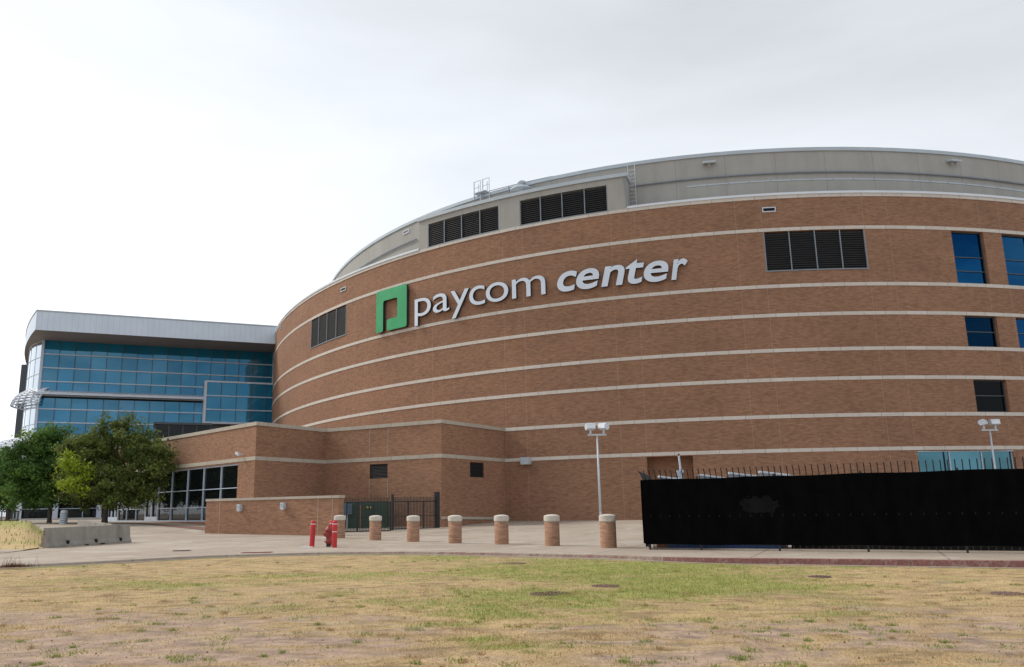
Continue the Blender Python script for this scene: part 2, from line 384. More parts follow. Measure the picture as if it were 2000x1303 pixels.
def curb():
    a = M('worn_red_kerb'); p = a.tc('Object'); s = a.sep(p); uv = a.tc('UV'); us = a.sep(uv)
    n = a.noise(p, 3, 6, .7); n3 = a.noise(p, 18, 5, .7)
    con = a.ramp(n, [(.3, (.30, .235, .18)), (.7, (.40, .335, .27))])
    red = a.ramp(n3, [(.35, (.19, .075, .065)), (.65, (.28, .145, .125))])
    worn = a.ramp(a.math('ADD', a.math('MULTIPLY', n, .6), a.math('MULTIPLY', n3, .4)), [(.44, (1, 1, 1)), (.56, (.15, .15, .15))])
    zone = a.math('MULTIPLY', a.math('ADD', s[0], 6.6), .2, True)           # paint starts near the hydrant
    zone = a.math('ADD', a.math('MULTIPLY', zone, .75), a.math('MULTIPLY', a.math('GREATER_THAN', s[0], 4.6), .5), True)
    face = a.math('MULTIPLY', a.math('GREATER_THAN', us[1], .10), a.math('LESS_THAN', us[1], .30))
    m = a.math('MULTIPLY', a.math('MULTIPLY', zone, face), a.math('ADD', worn, a.math('MULTIPLY', a.math('GREATER_THAN', s[0], 4.6), .5)), True)
    col = a.mix(m, con, red)
    f = a.math('LESS_THAN', a.math('MODULO', a.math('ADD', us[0], 50), 3.0), .03)
    col = a.mix(a.math('MULTIPLY', f, .6), col, (.12, .09, .07))
    a.set(Base_Color=col, Roughness=.9, Specular_IOR_Level=.2); return a.m
MAT['curb'] = curb()
MAT['paver'] = mottled('red_pavers', (.23, .115, .085), .2, 2.5, .9)
MAT['dome'] = mottled('red_tactile_strip', (.33, .10, .085), .15, 8, .85)
def attr_mat(name, rough=.9, detail=True, trans=0.):
    a = M(name); at = a.n('ShaderNodeAttribute', attribute_name='Col'); col = at.outputs['Color']
    if detail:
        p = a.tc('Object'); n = a.noise(p, 5, 6, .7); n2 = a.noise(p, 34, 5, .7)
        col = a.mix(1.0, col, a.ramp(n, [(.3, (.80, .80, .80)), (.7, (1.15, 1.15, 1.15))]), 'MULTIPLY')
        col = a.mix(1.0, col, a.ramp(n2, [(.3, (.68, .68, .68)), (.7, (1.28, 1.28, 1.28))]), 'MULTIPLY')
        a.bump(n2, .5, .03)
    a.set(Base_Color=col, Roughness=rough, Specular_IOR_Level=.15)
    if trans:
        t = a.n('ShaderNodeBsdfTranslucent'); a.l(col, t.inputs[0]); mxs = a.n('ShaderNodeMixShader'); mxs.inputs[0].default_value = trans
        a.l(a.b.outputs[0], mxs.inputs[1]); a.l(t.outputs[0], mxs.inputs[2]); a.l(mxs.outputs[0], a.out.inputs[0])
    return a.m
MAT['lawn'] = attr_mat('dry_lawn'); MAT['leaf'] = attr_mat('leaves', .6, False, .3); MAT['blade'] = attr_mat('grass_blades', .8, False, .25)
MAT['earth'] = mottled('distant_ground', (.30, .24, .18), .15, .02, .95)

# ------------------------------------------------------------------ numpy noise
def vnoise(x, y, seed):
    xi = np.floor(x).astype(np.int64); yi = np.floor(y).astype(np.int64); fx = x-xi; fy = y-yi
    def h(a, b):
        k = (a*374761393+b*668265263+seed*1442695041) & 0xffffffff
        k = ((k ^ (k >> 13))*1274126177) & 0xffffffff
        return ((k ^ (k >> 16)) & 0xffff)/65535.
    fx = fx*fx*(3-2*fx); fy = fy*fy*(3-2*fy)
    return (h(xi, yi)*(1-fx)+h(xi+1, yi)*fx)*(1-fy)+(h(xi, yi+1)*(1-fx)+h(xi+1, yi+1)*fx)*fy
def fbm(x, y, s, seed, o=5, g=.55):
    t = 0; a = 1; n = 0
    for i in range(o):
        t = t+a*vnoise(x*s, y*s, seed+i*17); n += a; a *= g; s *= 2.03
    return t/n

# ------------------------------------------------------------------ GROUND
def mesh_grid(name, X, Y, Z, mat, cols=None, smooth=True):
    h, w = X.shape; v = np.stack([X, Y, Z], -1).reshape(-1, 3)
    i = np.arange(h*w).reshape(h, w); f = np.stack([i[:-1, :-1], i[:-1, 1:], i[1:, 1:], i[1:, :-1]], -1).reshape(-1, 4)
    me = bpy.data.meshes.new(name); me.vertices.add(len(v)); me.vertices.foreach_set('co', v.astype('f').ravel())
    me.loops.add(len(f)*4); me.loops.foreach_set('vertex_index', f.astype('i').ravel())
    me.polygons.add(len(f)); me.polygons.foreach_set('loop_start', np.arange(0, len(f)*4, 4, dtype='i'))
    me.update(calc_edges=True)
    if cols is not None:
        ca = me.color_attributes.new('Col', 'FLOAT_COLOR', 'POINT')
        ca.data.foreach_set('color', np.concatenate([cols.reshape(-1, 3), np.ones((h*w, 1))], 1).astype('f').ravel())
    me.materials.append(mat)
    if smooth: me.shade_smooth()
    o = bpy.data.objects.new(name, me); COL.objects.link(o); return o
mb = MB(); mb.face([(-2500, -600, -.6), (2500, -600, -.6), (2500, 4000, -.6), (-2500, 4000, -.6)]); tag(mb.build('ground', MAT['earth']), kind='structure')
# kerb line (plan) from its pixels
CL = [(-60,1108),(0,1104),(100,1101),(200,1096),(300,1090),(400,1085),(530,1081),(660,1078),(780,1077.5),(900,1078.5),(1050,1081.5),(1189,1084),(1320,1089),(1460,1090),(1600,1091),(1800,1093),(2000,1095),(2080,1096)]
CP = [at_z(a, b, 0) for a, b in CL]; CP = [Vector((-40, 16, 0)), Vector((-20, 22.6, 0))]+CP+[Vector((18, 17.2, 0)), Vector((40, 10, 0))]
def resample(P, step):
    out = [P[0]]
    for a, b in zip(P[:-1], P[1:]):
        n = max(1, int((b-a).length/step))
        out += [a.lerp(b, (i+1)/n) for i in range(n)]
    return out
def smooth_line(P, it=3):
    P = list(P)
    for _ in range(it): P = [P[0]]+[(P[i-1]+P[i]*2+P[i+1])/4 for i in range(1, len(P)-1)]+[P[-1]]
    return P
CP = smooth_line(resample(CP, .5), 6)
cx_ = np.array([p.x for p in CP]); cy_ = np.array([p.y for p in CP])
def curb_y(x): return np.interp(x, cx_, cy_)
vv = np.concatenate([np.linspace(0, 1, 70)**1.8])
far_x = cx_*4.0; X = cx_[None, :]*(1-vv[:, None])+far_x[None, :]*vv[:, None]; Y = cy_[None, :]*(1-vv[:, None])+150*vv[:, None]
tag(mesh_grid('plaza_pavement', X, Y, gh(X, Y)-.0, MAT['concrete']), kind='structure')
# kerb profile swept along the line (towards the lawn)
kd = np.interp(cx_, [-20, -8, -3, 4, 6, 14], [.07, .06, .06, .08, .13, .15])
prof = [(0, .004, 0), (.09, .006, 0), (.13, -.01, .15), (.15, -1.0, 1), (.15, -1.02, 1), (.42, -1.0, 1.05), (.44, -1.6, 1.1)]
nx = -np.gradient(cy_); ny = np.gradient(cx_); ln = np.hypot(nx, ny); nx, ny = nx/ln, ny/ln
sl = np.concatenate([[0], np.cumsum(np.hypot(np.diff(cx_), np.diff(cy_)))])
mb = MB(); vtx = [0, .1, .14, .29, .31, .5, .6]
def kp(i, j):
    d, z, _ = prof[j]; zz = z if abs(z) < .5 else z*kd[i]+(0 if z > -1.5 else -.02)
    return (cx_[i]-nx[i]*d, cy_[i]-ny[i]*d, zz+.002)
for i in range(len(cx_)-1):
    for j in range(len(prof)-1):
        mb.face([kp(i, j), kp(i, j+1), kp(i+1, j+1), kp(i+1, j)], [(sl[i], vtx[j]), (sl[i], vtx[j+1]), (sl[i+1], vtx[j+1]), (sl[i+1], vtx[j])])
tag(mb.build('kerb', MAT['curb']), kind='structure')
# lawn colouring (real patches of green, straw and bare earth)
PATCH = [(at_z(px, py, -.13), rx, ry, k) for px, py, rx, ry, k in [
 (1200,1112,4.6,3.2,1.1),(1080,1125,3.2,3.5,.75),(1340,1140,3.0,2.8,1.0),(1250,1165,3.0,2.2,.8),(860,1093,1.6,1.4,.8),(940,1175,3.6,2.6,.45),(760,1180,1.8,1.2,.45),(960,1205,1.2,1.0,.8),(925,1258,.6,.45,.95),(985,1268,.55,.4,.95),(900,1225,.6,.4,.7),
 (1120,1268,.6,.5,.5),(1130,1185,3.2,2.2,.6),(1390,1190,1.4,1.0,.6),(600,1128,3.6,1.1,.75),(350,1145,2.6,1.1,.6),(700,1165,1.8,.7,.5),(480,1100,2.2,.6,.25),(30,1112,2.0,.8,.9),(150,1140,2,1.2,.25),(1600,1200,.9,.6,.55),(1660,1107,.5,.4,.8),(420,1245,.8,.4,.25)]]
BARE = [(at_z(px, py, -.13), rx, ry, k) for px, py, rx, ry, k in [
 (200,1250,2.4,1.0,.9),(520,1265,1.8,.7,.9),(820,1240,1.0,.35,.9),(1250,1262,1.2,.3,.8),(1780,1190,2.0,.5,.6),
 (100,1215,2.2,1.3,.8),(300,1290,3.0,1.2,.9),(420,1222,1.8,.7,.8),(640,1285,1.7,.8,.8),(760,1260,1.0,.5,.7),(1500,1240,2.2,1.0,.9),(1700,1235,1.8,.9,.8),(1350,1230,1.0,.4,.8),(1300,1290,1.6,.5,.8),
 (1880,1260,1.4,1.0,.7),(620,1155,2.0,.8,.4),(1500,1165,1.4,.6,.6),(60,1290,1.6,.9,.9),(1950,1215,1.6,1.0,.6),(520,1180,2.2,.6,.4),(1150,1232,1.0,.25,.8),(690,1215,1.2,.4,.6)]]
def lawn(x, y):
    n1 = fbm(x, y*1.5, .55, 3); n2 = fbm(x, y*1.6, 1.9, 9); n3 = fbm(x, y, 6.5, 21, 3)
    g = np.zeros_like(x); b = np.zeros_like(x)
    for c, rx, ry, k in PATCH:
        g = np.maximum(g, k*np.exp(-(((x-c.x)/rx)**2+((y-c.y)/ry)**2)*1.1))
    for c, rx, ry, k in BARE:
        b = np.maximum(b, k*np.exp(-(((x-c.x)/rx)**2+((y-c.y)/ry)**2)*1.0))
    g = np.clip((g*1.25+(n1-.5)*1.3+(n2-.5)*1.3+(n3-.5)*.9-.24)*1.25, 0, 1)
    ed = np.clip(1-(curb_y(x)-.5-y)/.35, 0, 1)*np.clip((fbm(x, y*0+3, .8, 77)-.42)*5, 0, 1); g = np.maximum(g, ed*.9)
    near = np.clip((12-y)/9, 0, 1)
    b = np.clip((b*1.1+near*.16+(n2-.5)*2.3+(n1-.5)*.9-.28)*1.8, 0, 1)*(1-g*.85)
    return g, b, n1, n2, n3
STRAW = np.array([.59, .425, .215]); STRAW2 = np.array([.47, .33, .18]); GREEN = np.array([.37, .36, .115]); GREEN2 = np.array([.27, .30, .085]); DIRT = np.array([.49, .345, .250]); DIRT2 = np.array([.36, .255, .19])
def lawn_col(x, y):
    g, b, n1, n2, n3 = lawn(x, y); L = lambda a, c, t: a*(1-t[..., None])+c*t[..., None]
    s = L(STRAW2, STRAW, np.clip((n2-.35)*3, 0, 1)); gr = L(GREEN, GREEN2, np.clip((n3-.4)*3, 0, 1)); d = L(DIRT2, DIRT, np.clip((n3-.35)*4, 0, 1)); th_ = fbm(x, y*2.2, 2.6, 91, 4); s = s*(1-.38*np.clip((th_-.52)*6, 0, 1))[..., None]; d = d*(1-.30*np.clip((fbm(x, y*2.5, 4.5, 95, 4)-.55)*6, 0, 1))[..., None]
    return L(L(s, gr, g), d, b), g, b
gx = np.linspace(-32, 30, 520); vv = np.linspace(0, 1, 300)
GX = np.repeat(gx[None, :], 300, 0); top = curb_y(gx)-.36
GY = 1.0+(top[None, :]-1.0)*vv[:, None]
def lawn_z(x, y):
    k = np.interp(x, [-20, -8, 4, 6, 14], [-.085, -.075, -.10, -.145, -.165])
    return k+.05*(fbm(x, y, .5, 5)-.5)*np.clip((curb_y(x)-y)/3, 0, 1)+.03*(fbm(x, y, 3, 6)-.5)
c_, _, _ = lawn_col(GX, GY)
tag(mesh_grid('lawn', GX, GY, lawn_z(GX, GY), MAT['lawn'], c_), kind='structure')
# the dry mound at far left, held back by the barriers
a0 = at_z(0, 1081, 0); BL = at_z(72, 1074, 0)
bx = np.linspace(0, 1, 120); by = np.linspace(0, 1, 120)
BXr, BYr = np.meshgrid(bx, by)
ex = BL.x+.35-BYr*9.5; MX = ex-(1-BXr)*26; MY = (a0.y+(BL.y-a0.y)*np.clip((MX-a0.x)/(BL.x-a0.x), -.4, 1))-.1+BYr*18
edge = np.clip((1-BXr)*26/.9, 0, 1)*np.clip((1-BYr)*18/3., 0, 1)
MZ = gh(MX, MY)+.012*np.clip(BYr*40, -2, 1)-.05*(BYr <= 0)+edge*np.clip(BYr*18/.8, 0, 1)*np.clip(.10+.72*np.clip(BYr*18/13, 0, 1)-gh(MX, MY)*np.clip(BYr*3, 0, 1)+.03*np.clip(BL.x-MX-2, 0, 8), 0, 2)+.07*(fbm(MX, MY, .9, 41)-.5)*edge
gg = np.clip((fbm(MX, MY, .6, 33)-.45)*4, 0, 1)*.5; gg = np.maximum(gg, np.clip((BYr-.45)*6, 0, 1)*.85)
mc = STRAW*.95*(1-gg[..., None])+GREEN*gg[..., None]
mc = mc*(.8+.4*fbm(MX, MY, 3, 35)[..., None])
tag(mesh_grid('dry_mound', MX, MY, MZ, MAT['lawn'], mc), kind='structure')

def blades(name, P, Hh, cols, label, width=.006, lean=.5):
    n = len(P); a = rng.uniform(0, 2*np.pi, n); d = np.stack([np.cos(a), np.sin(a), np.zeros(n)], 1)*(width*rng.uniform(.7, 1.6, n))[:, None]
    b = rng.uniform(0, 2*np.pi, n); tip = P+np.stack([np.cos(b)*Hh*lean*rng.uniform(0, 1, n), np.sin(b)*Hh*lean*rng.uniform(0, 1, n), Hh], 1)
    v = np.stack([P-d, P+d, tip], 1).reshape(-1, 3)
    me = bpy.data.meshes.new(name); me.vertices.add(3*n); me.vertices.foreach_set('co', v.astype('f').ravel())
    me.loops.add(3*n); me.loops.foreach_set('vertex_index', np.arange(3*n, dtype='i')); me.polygons.add(n); me.polygons.foreach_set('loop_start', np.arange(0, 3*n, 3, dtype='i'))
    me.update(calc_edges=True)
    ca = me.color_attributes.new('Col', 'FLOAT_COLOR', 'POINT')
    cc4 = np.repeat(np.concatenate([cols, np.ones((n, 1))], 1), 3, 0); ca.data.foreach_set('color', cc4.astype('f').ravel())
    me.materials.append(MAT['blade']); o = bpy.data.objects.new(name, me); COL.objects.link(o)
    return tag(o, label, 'grass', kind='stuff')
N = 330000
yy = 6.5*np.exp(rng.uniform(0, 1, N)**.85*math.log(29/6.5)); xx = (rng.uniform(-1, 1, N))*(yy*.66+1.5)+yy*.03
keep = yy < curb_y(xx)-.40; xx, yy = xx[keep], yy[keep]
cb, g, b = lawn_col(xx, yy)
keep = rng.uniform(0, 1, len(xx)) < (1-b*.9)*(.35+.65*np.clip(g+fbm(xx, yy, 2.5, 61)*1.0, 0, 1)); xx, yy, cb, g, b = [q[keep] for q in (xx, yy, cb, g, b)]
base = STRAW*(1-g[:, None])+GREEN*g[:, None]
cb = cb*.45+base*.55; hh = (.010+.022*g+.014*fbm(xx, yy, 2.2, 63))*rng.uniform(.5, 1.5, len(xx)); cb = cb*rng.uniform(.78, 1.30, (len(xx), 1))
blades('grass', np.stack([xx, yy, lawn_z(xx, yy)-.004], 1), hh, np.clip(cb, 0, .8), 'short patchy straw and green grass growing over the lawn', .0055, .9)
# scattered longer tufts
nt = 620; ty = 6.6*np.exp(rng.uniform(0, 1, nt)*math.log(26/6.6)); tx = rng.uniform(-1, 1, nt)*(ty*.64)+ty*.03; kt = ty < curb_y(tx)-.6; tx, ty = tx[kt], ty[kt]
_, tg, tb_, _, _, = lawn(tx, ty); nb = rng.integers(14, 60, len(tx)); ix = np.repeat(np.arange(len(tx)), nb); rad_ = rng.uniform(.02, .09, len(tx))[ix]
X_ = tx[ix]+rng.normal(0, 1, len(ix))*rad_; Y_ = ty[ix]+rng.normal(0, 1, len(ix))*rad_; kt = Y_ < curb_y(X_)-.45; X_, Y_, ix = X_[kt], Y_[kt], ix[kt]
tc_ = np.where((rng.uniform(0, 1, len(tx)) < .35+tg*.6)[:, None], GREEN2*1.05, STRAW2*.95)[ix]*rng.uniform(.75, 1.25, (len(ix), 1))
blades('grass_tufts', np.stack([X_, Y_, lawn_z(X_, Y_)-.004], 1), rng.uniform(.015, .05, len(ix)), tc_, 'scattered longer tufts of grass and weeds standing above the lawn', .0055, .9)
# weeds on the mound
n = 2600; ii = rng.integers(0, 14000, n); rr = rng.integers(1, 119, n); qq = rng.integers(40, 119, n)
P = np.stack([MX[rr, qq], MY[rr, qq], MZ[rr, qq]], 1)+rng.normal(0, .08, (n, 3))*[1, 1, 0]
blades('mound_weeds', P, rng.uniform(.06, .22, n), np.array([.16, .17, .045])*rng.uniform(.6, 1.6, (n, 1)), 'thin weeds growing on the dry mound beside the concrete barrier', .012, .4)
# small stones, clods and leaves lying on the lawn
n = 1500; y = 6.5*np.exp(rng.uniform(0, 1, n)*math.log(4.2)); x = rng.uniform(-1, 1, n)*(y*.62)+y*.03; z = lawn_z(x, y); kk = (y < curb_y(x)-.5); x, y, z = x[kk], y[kk], z[kk]
_, g, b = lawn_col(x, y); kk = rng.uniform(0, 1, len(x)) < .15+b*.6; mb = MB()
for X0, Y0, Z0, t in zip(x[kk], y[kk], z[kk], rng.uniform(0, 1, kk.sum())):
    r = random.uniform(.005, .015); c = Vector((X0, Y0, Z0+r*.3)); a = random.uniform(0, 3)
    col = (.12, .08, .06) if t < .5 else (.40, .35, .31)
    q = [c+Vector((math.cos(a+k*1.57)*r*random.uniform(.6, 1.3), math.sin(a+k*1.57)*r*random.uniform(.6, 1.3), 0)) for k in range(4)]; tp = c+Vector((0, 0, r*.9))
    for k in range(4): mb.face([q[k], q[(k+1) % 4], tp], None, col)
tag(mb.build('gravel', MAT['leaf']), 'small stones and dead leaves scattered over the lawn', 'gravel', kind='stuff')

# paver ramp along the entrance glazing
pts = [on_ground(213, 1020), on_ground(300, 1024), on_ground(400, 1030.5), on_ground(400, 1036), on_ground(320, 1028), on_ground(245, 1021.5)]
mb = MB(); mb.face([Vector((p.x, p.y, float(gh(p.x, p.y))+.03)) for p in reversed(pts)]); tag(mb.build('paver_path', MAT['paver']), kind='structure')

# ------------------------------------------------------------------ ARENA
def ell(R, asp, cx, cy, ang, px_ref, py_ref):
    ph = np.linspace(-1.5*np.pi, .5*np.pi, 24001); lx = asp*R*np.cos(ph); ly = R*np.sin(ph)
    X = cx+np.cos(ang)*lx-np.sin(ang)*ly; Y = cy+np.sin(ang)*lx+np.cos(ang)*ly
    s = np.concatenate([[0], np.cumsum(np.hypot(np.diff(X), np.diff(Y)))])
    def hit(px, py=700):
        d = ray(px, py); c, n = np.cos(ang), np.sin(ang)
        T = lambda x, y: np.array([(c*x+n*y)/asp, -n*x+c*y]); o = T(-cx, -cy); a_ = T(d.x, d.y)
        a = a_@a_; b = a_@o; e = o@o-R*R; t = (-b-math.sqrt(max(b*b-a*e, 0)))/a; return d*t
    def sof(p): return s[np.argmin((X-p.x)**2+(Y-p.y)**2)]
    s = s-sof(hit(px_ref, py_ref)); tx = np.gradient(X); ty = np.gradient(Y); l = np.hypot(tx, ty); NX, NY = ty/l, -tx/l
    if NX[0]*(X[0]-cx)+NY[0]*(Y[0]-cy) < 0: NX, NY = -NX, -NY
    def W(S, z, off=0.):
        x = np.interp(S, s, X); y = np.interp(S, s, Y); a = np.interp(S, s, NX); b = np.interp(S, s, NY)
        return Vector((x+a*off, y+b*off, z))
    def Nn(S): return Vector((np.interp(S, s, NX), np.interp(S, s, NY), 0)).normalized()
    return W, Nn, (lambda px, py=py_ref: float(sof(hit(px, py)))), s[0], s[-1]
W, WN, s_of, SMIN, SMAX = ell(85.789, .735911, 33.0109, 142.0029, -.187907, 1260, 1016)
K = 1.10
DW, DN, ds_of, DMIN, DMAX = ell(79.834*K, .677106, 37.573*K, 130.584*K, -.359734, 1590, 350)

C0 = W(0, 0); arena = thing('arena_building', 'huge curved brown brick arena with pale horizontal stone bands and grey upper drum', 'arena', (C0.x, C0.y, .4))
ZB = [20.66, 16.46, 14.35, 11.83, 9.77, 7.22, 4.90]; ZT = 23.15
OPEN = [  # s0, s1, z0, z1, depth
 (-38.2,-30.05,17.58,20.52,.35),(9.45,16.6,17.57,20.52,.35),
 (23.2,25.85,16.59,20.5,.45),(27.45,30.1,16.59,20.5,.45),(23.35,25.95,11.97,14.2,.45),(27.6,30.2,11.97,14.2,.45),(23.35,26.0,7.36,9.62,.45),(27.6,30.2,7.36,9.62,.45),
 (18.56,25.75,1.6,4.72,.3),(.32,3.5,-.3,4.72,1.3),(32,34.65,16.59,20.5,.45),(32,34.6,11.97,14.2,.45)]
sb = sorted(set([round(x, 3) for x in list(np.arange(-100, 80.01, 1.0))+[o[0] for o in OPEN]+[o[1] for o in OPEN]]+[round(x, 3) for x in np.linspace(SMIN, -101, 40)]+[round(x, 3) for x in np.linspace(81, SMAX, 40)]))
zb = sorted(set([-.6, 23.0]+[o[2] for o in OPEN]+[o[3] for o in OPEN]))
mb = MB()
for a, b in zip(sb[:-1], sb[1:]):
    if b-a < 1e-4: continue
    z0 = None
    for k, (c, d) in enumerate(zip(zb[:-1], zb[1:])):
        inside = any(o[0] <= (a+b)/2 <= o[1] and o[2] <= (c+d)/2 <= o[3] for o in OPEN)
        if not inside and z0 is None: z0 = c
        last = k == len(zb)-2
        if z0 is not None and (inside or last):
            z1 = c if inside else d
            mb.face([W(a, z0), W(b, z0), W(b, z1), W(a, z1)], [(a, z0), (b, z0), (b, z1), (a, z1)]); z0 = None
for s0, s1, z0, z1, dp in OPEN:                          # reveals
    for (p, q, z_, z2) in ((s0, s0, z0, z1), (s1, s1, z0, z1)):
        mb.face([W(p, z0), W(p, z0, -dp), W(p, z1, -dp), W(p, z1)], [(0, z0), (dp, z0), (dp, z1), (0, z1)])
    n = max(1, int((s1-s0)/1.0)); ss = np.linspace(s0, s1, n+1)
    for p, q in zip(ss[:-1], ss[1:]):
        for z in (z0, z1): mb.face([W(p, z), W(q, z), W(q, z, -dp), W(p, z, -dp)], [(p, 0), (q, 0), (q, dp), (p, dp)])
s0, s1, z0, z1, dp = OPEN[9]
for p, q in zip(np.linspace(s0, s1, 4)[:-1], np.linspace(s0, s1, 4)[1:]): mb.face([W(p, z0, -dp), W(q, z0, -dp), W(q, z1, -dp), W(p, z1, -dp)], [(p, z0), (q, z0), (q, z1), (p, z1)])
mb.build('brick_wall', MAT['brick_arena'], arena)
def ribbon(mb, s0, s1, z0, z1, off, depth, step=1.0, Wf=W, col=None, ends=True, uoff=0):
    n = max(1, int(abs(s1-s0)/step)); ss = np.linspace(s0, s1, n+1)
    for a, b in zip(ss[:-1], ss[1:]):
        mb.face([Wf(a, z0, off), Wf(b, z0, off), Wf(b, z1, off), Wf(a, z1, off)], [(a+uoff, z0), (b+uoff, z0), (b+uoff, z1), (a+uoff, z1)], col)
        mb.face([Wf(a, z1, off), Wf(b, z1, off), Wf(b, z1, off-depth), Wf(a, z1, off-depth)], [(a+uoff, 0), (b+uoff, 0), (b+uoff, .3), (a+uoff, .3)], col)
        mb.face([Wf(a, z0, off), Wf(a, z0, off-depth), Wf(b, z0, off-depth), Wf(b, z0, off)], [(a+uoff, 0), (a+uoff, .3), (b+uoff, .3), (b+uoff, 0)], col)
    if ends:
        for a in (s0, s1): mb.face([Wf(a, z0, off), Wf(a, z1, off), Wf(a, z1, off-depth), Wf(a, z0, off-depth)], None, col)
for i, z in enumerate(ZB):
    mb = MB(); ribbon(mb, -100, 78, z-.125, z+.125, .035, .05, uoff=i*.37); mb.build('stone_band', MAT['stone'], arena)
mb = MB(); ribbon(mb, -100, 78, ZT-.15, ZT+.10, .05, .5); mb.build('stone_coping', MAT['stone'], arena)
BK0, BK1 = -19.2, -.1
for a, b in ((-100, BK0), (BK1, 78)):
    mb = MB(); ribbon(mb, a, b, ZT+.10, ZT+.27, .11, .6); mb.build('metal_coping', MAT['flash'], arena)
# roofs
mb = MB(); ss = np.linspace(SMIN, SMAX, 200)[:-1]; mb.face([W(s, 22.9, -.1) for s in ss]); mb.build('lower_roof', MAT['stucco'], arena)
ss = np.linspace(DMIN, DMAX, 240)
mb = MB()
ZD = 1.35+(25.24-1.35)*K
for a, b in zip(ss[:-1], ss[1:]): mb.face([DW(a, 22.5), DW(b, 22.5), DW(b, ZD-.2), DW(a, ZD-.2)], [(a, 22.5), (b, 22.5), (b, ZD), (a, ZD)])
mb.face([DW(s, ZD-.15, -.2) for s in ss[:-1]])
drum = sub(mb.build('upper_drum', MAT['stucco'], arena))
mb = MB(); ribbon(mb, DMIN, DMAX, ZD-.22, ZD+.06, .10, .5, 2.0, DW, ends=False); mb.build('roof_trim', MAT['flash_blue'], drum)
d0 = ds_of(1238); d1 = ds_of(2150); dl = ds_of(815, 470); dl0 = ds_of(664, 553)
for a, b in ((d0, d1), (dl0, dl)):
    mb = MB(); s_ = list(np.arange(a, b, .9))+[b]
    mb.poly([DW(s, 25.68, .12) for s in s_], .07, 6); mb.build('wall_pipe', MAT['mullion_grey'], drum)
mb = MB()
for s in np.arange(ds_of(1340), d1, 1.55): ribbon(mb, s, s+1.49, 25.08, 25.19, .03, .03, Wf=DW)
mb.build('light_strip', MAT['flash_blue'], drum)
for px in (1387, 1863):
    s = ds_of(px); mb = MB(); n = DN(s); t = Vector((-n.y, n.x, 0)); c = DW(s, 26.85, .28)
    mb.box(c, (.9, .62, .14), t, (n-Vector((0, 0, .25))).normalized(), (Vector((0, 0, 1))+n*.25).normalized()); mb.box(c-n*.24-Vector((0, 0, .12)), (.25, .12, .25), t, n)
    mb.build('drum_floodlight', MAT['galv'], drum)
def slot_vent(s, z, par, Wf=W, Nf=WN, w=.95, h=.30):
    n = Nf(s); t = Vector((-n.y, n.x, 0)); mb = MB(); c = Wf(s, z, .03)
    for dz in (-1, 1): mb.box(c+Vector((0, 0, dz*h/2)), (w, .08, .07), t, n)
    for dx in (-1, 1): mb.box(c+t*dx*(w/2-.035), (.07, .08, h-.07), t, n)
    f = mb.build('slot_vent', MAT['panel_white'], par); mb = MB(); mb.box(c-n*.012, (w-.1, .03, h-.06), t, n)
    if par is arena: mb.build('dark_slot', MAT['void'], sub(f))
    return f
slot_vent(10.0, 22.19, arena); slot_vent(-30.7, 22.12, arena); slot_vent(-52.1, 22.56, arena)
s = ds_of(794, 453); n = DN(s); t = Vector((-n.y, n.x, 0)); mb = MB(); c = DW(s, 1.35+(24.53-1.35)*K, .03)
for dz in (-1, 1): mb.box(c+Vector((0, 0, dz*.15)), (1.0, .08, .07), t, n)
for dx in (-1, 1): mb.box(c+t*dx*.46, (.07, .08, .23), t, n)
mb.build('drum_vent', MAT['panel_white'], drum)

def louvre(s0, s1, z0, z1, par, panels=4, dp=.2, pitch=.165, front=0.0):
    mb = MB(); n = max(2, int((s1-s0)/1.0)); ss = np.linspace(s0, s1, n+1)
    for a, b in zip(ss[:-1], ss[1:]): mb.face([W(a, z0, front-dp-.12), W(b, z0, front-dp-.12), W(b, z1, front-dp-.12), W(a, z1, front-dp-.12)])
    z = z0+.06
    while z < z1-.05:
        for a, b in zip(ss[:-1], ss[1:]):
            mb.face([W(a, z, front-.03), W(b, z, front-.03), W(b, z+.11, front-.03-.10), W(a, z+.11, front-.03-.10)])
            mb.face([W(a, z-.025, front-.03), W(b, z-.025, front-.03), W(b, z, front-.03), W(a, z, front-.03)])
        z += pitch
    f = sub(mb.build('louvre', MAT['louvre'], par))
    for k in range(panels+1):
        mb = MB(); s = s0+(s1-s0)*k/panels; nn = WN(s); t = Vector((-nn.y, nn.x, 0))
        mb.box(W(s+(.04 if k == 0 else -.04 if k == panels else 0), (z0+z1)/2, front-.02), (.07, .09, z1-z0), t, nn); mb.build('louvre_mullion', MAT['mullion_grey'], f)
    mb = MB(); ribbon(mb, s0-.05, s1+.05, z0-.06, z0+.02, front+.06, .2); mb.build('sill', MAT['mullion_grey'], f)
louvre(-38.2, -30.05, 17.6, 20.5, arena); louvre(9.45, 16.6, 17.6, 20.5, arena)
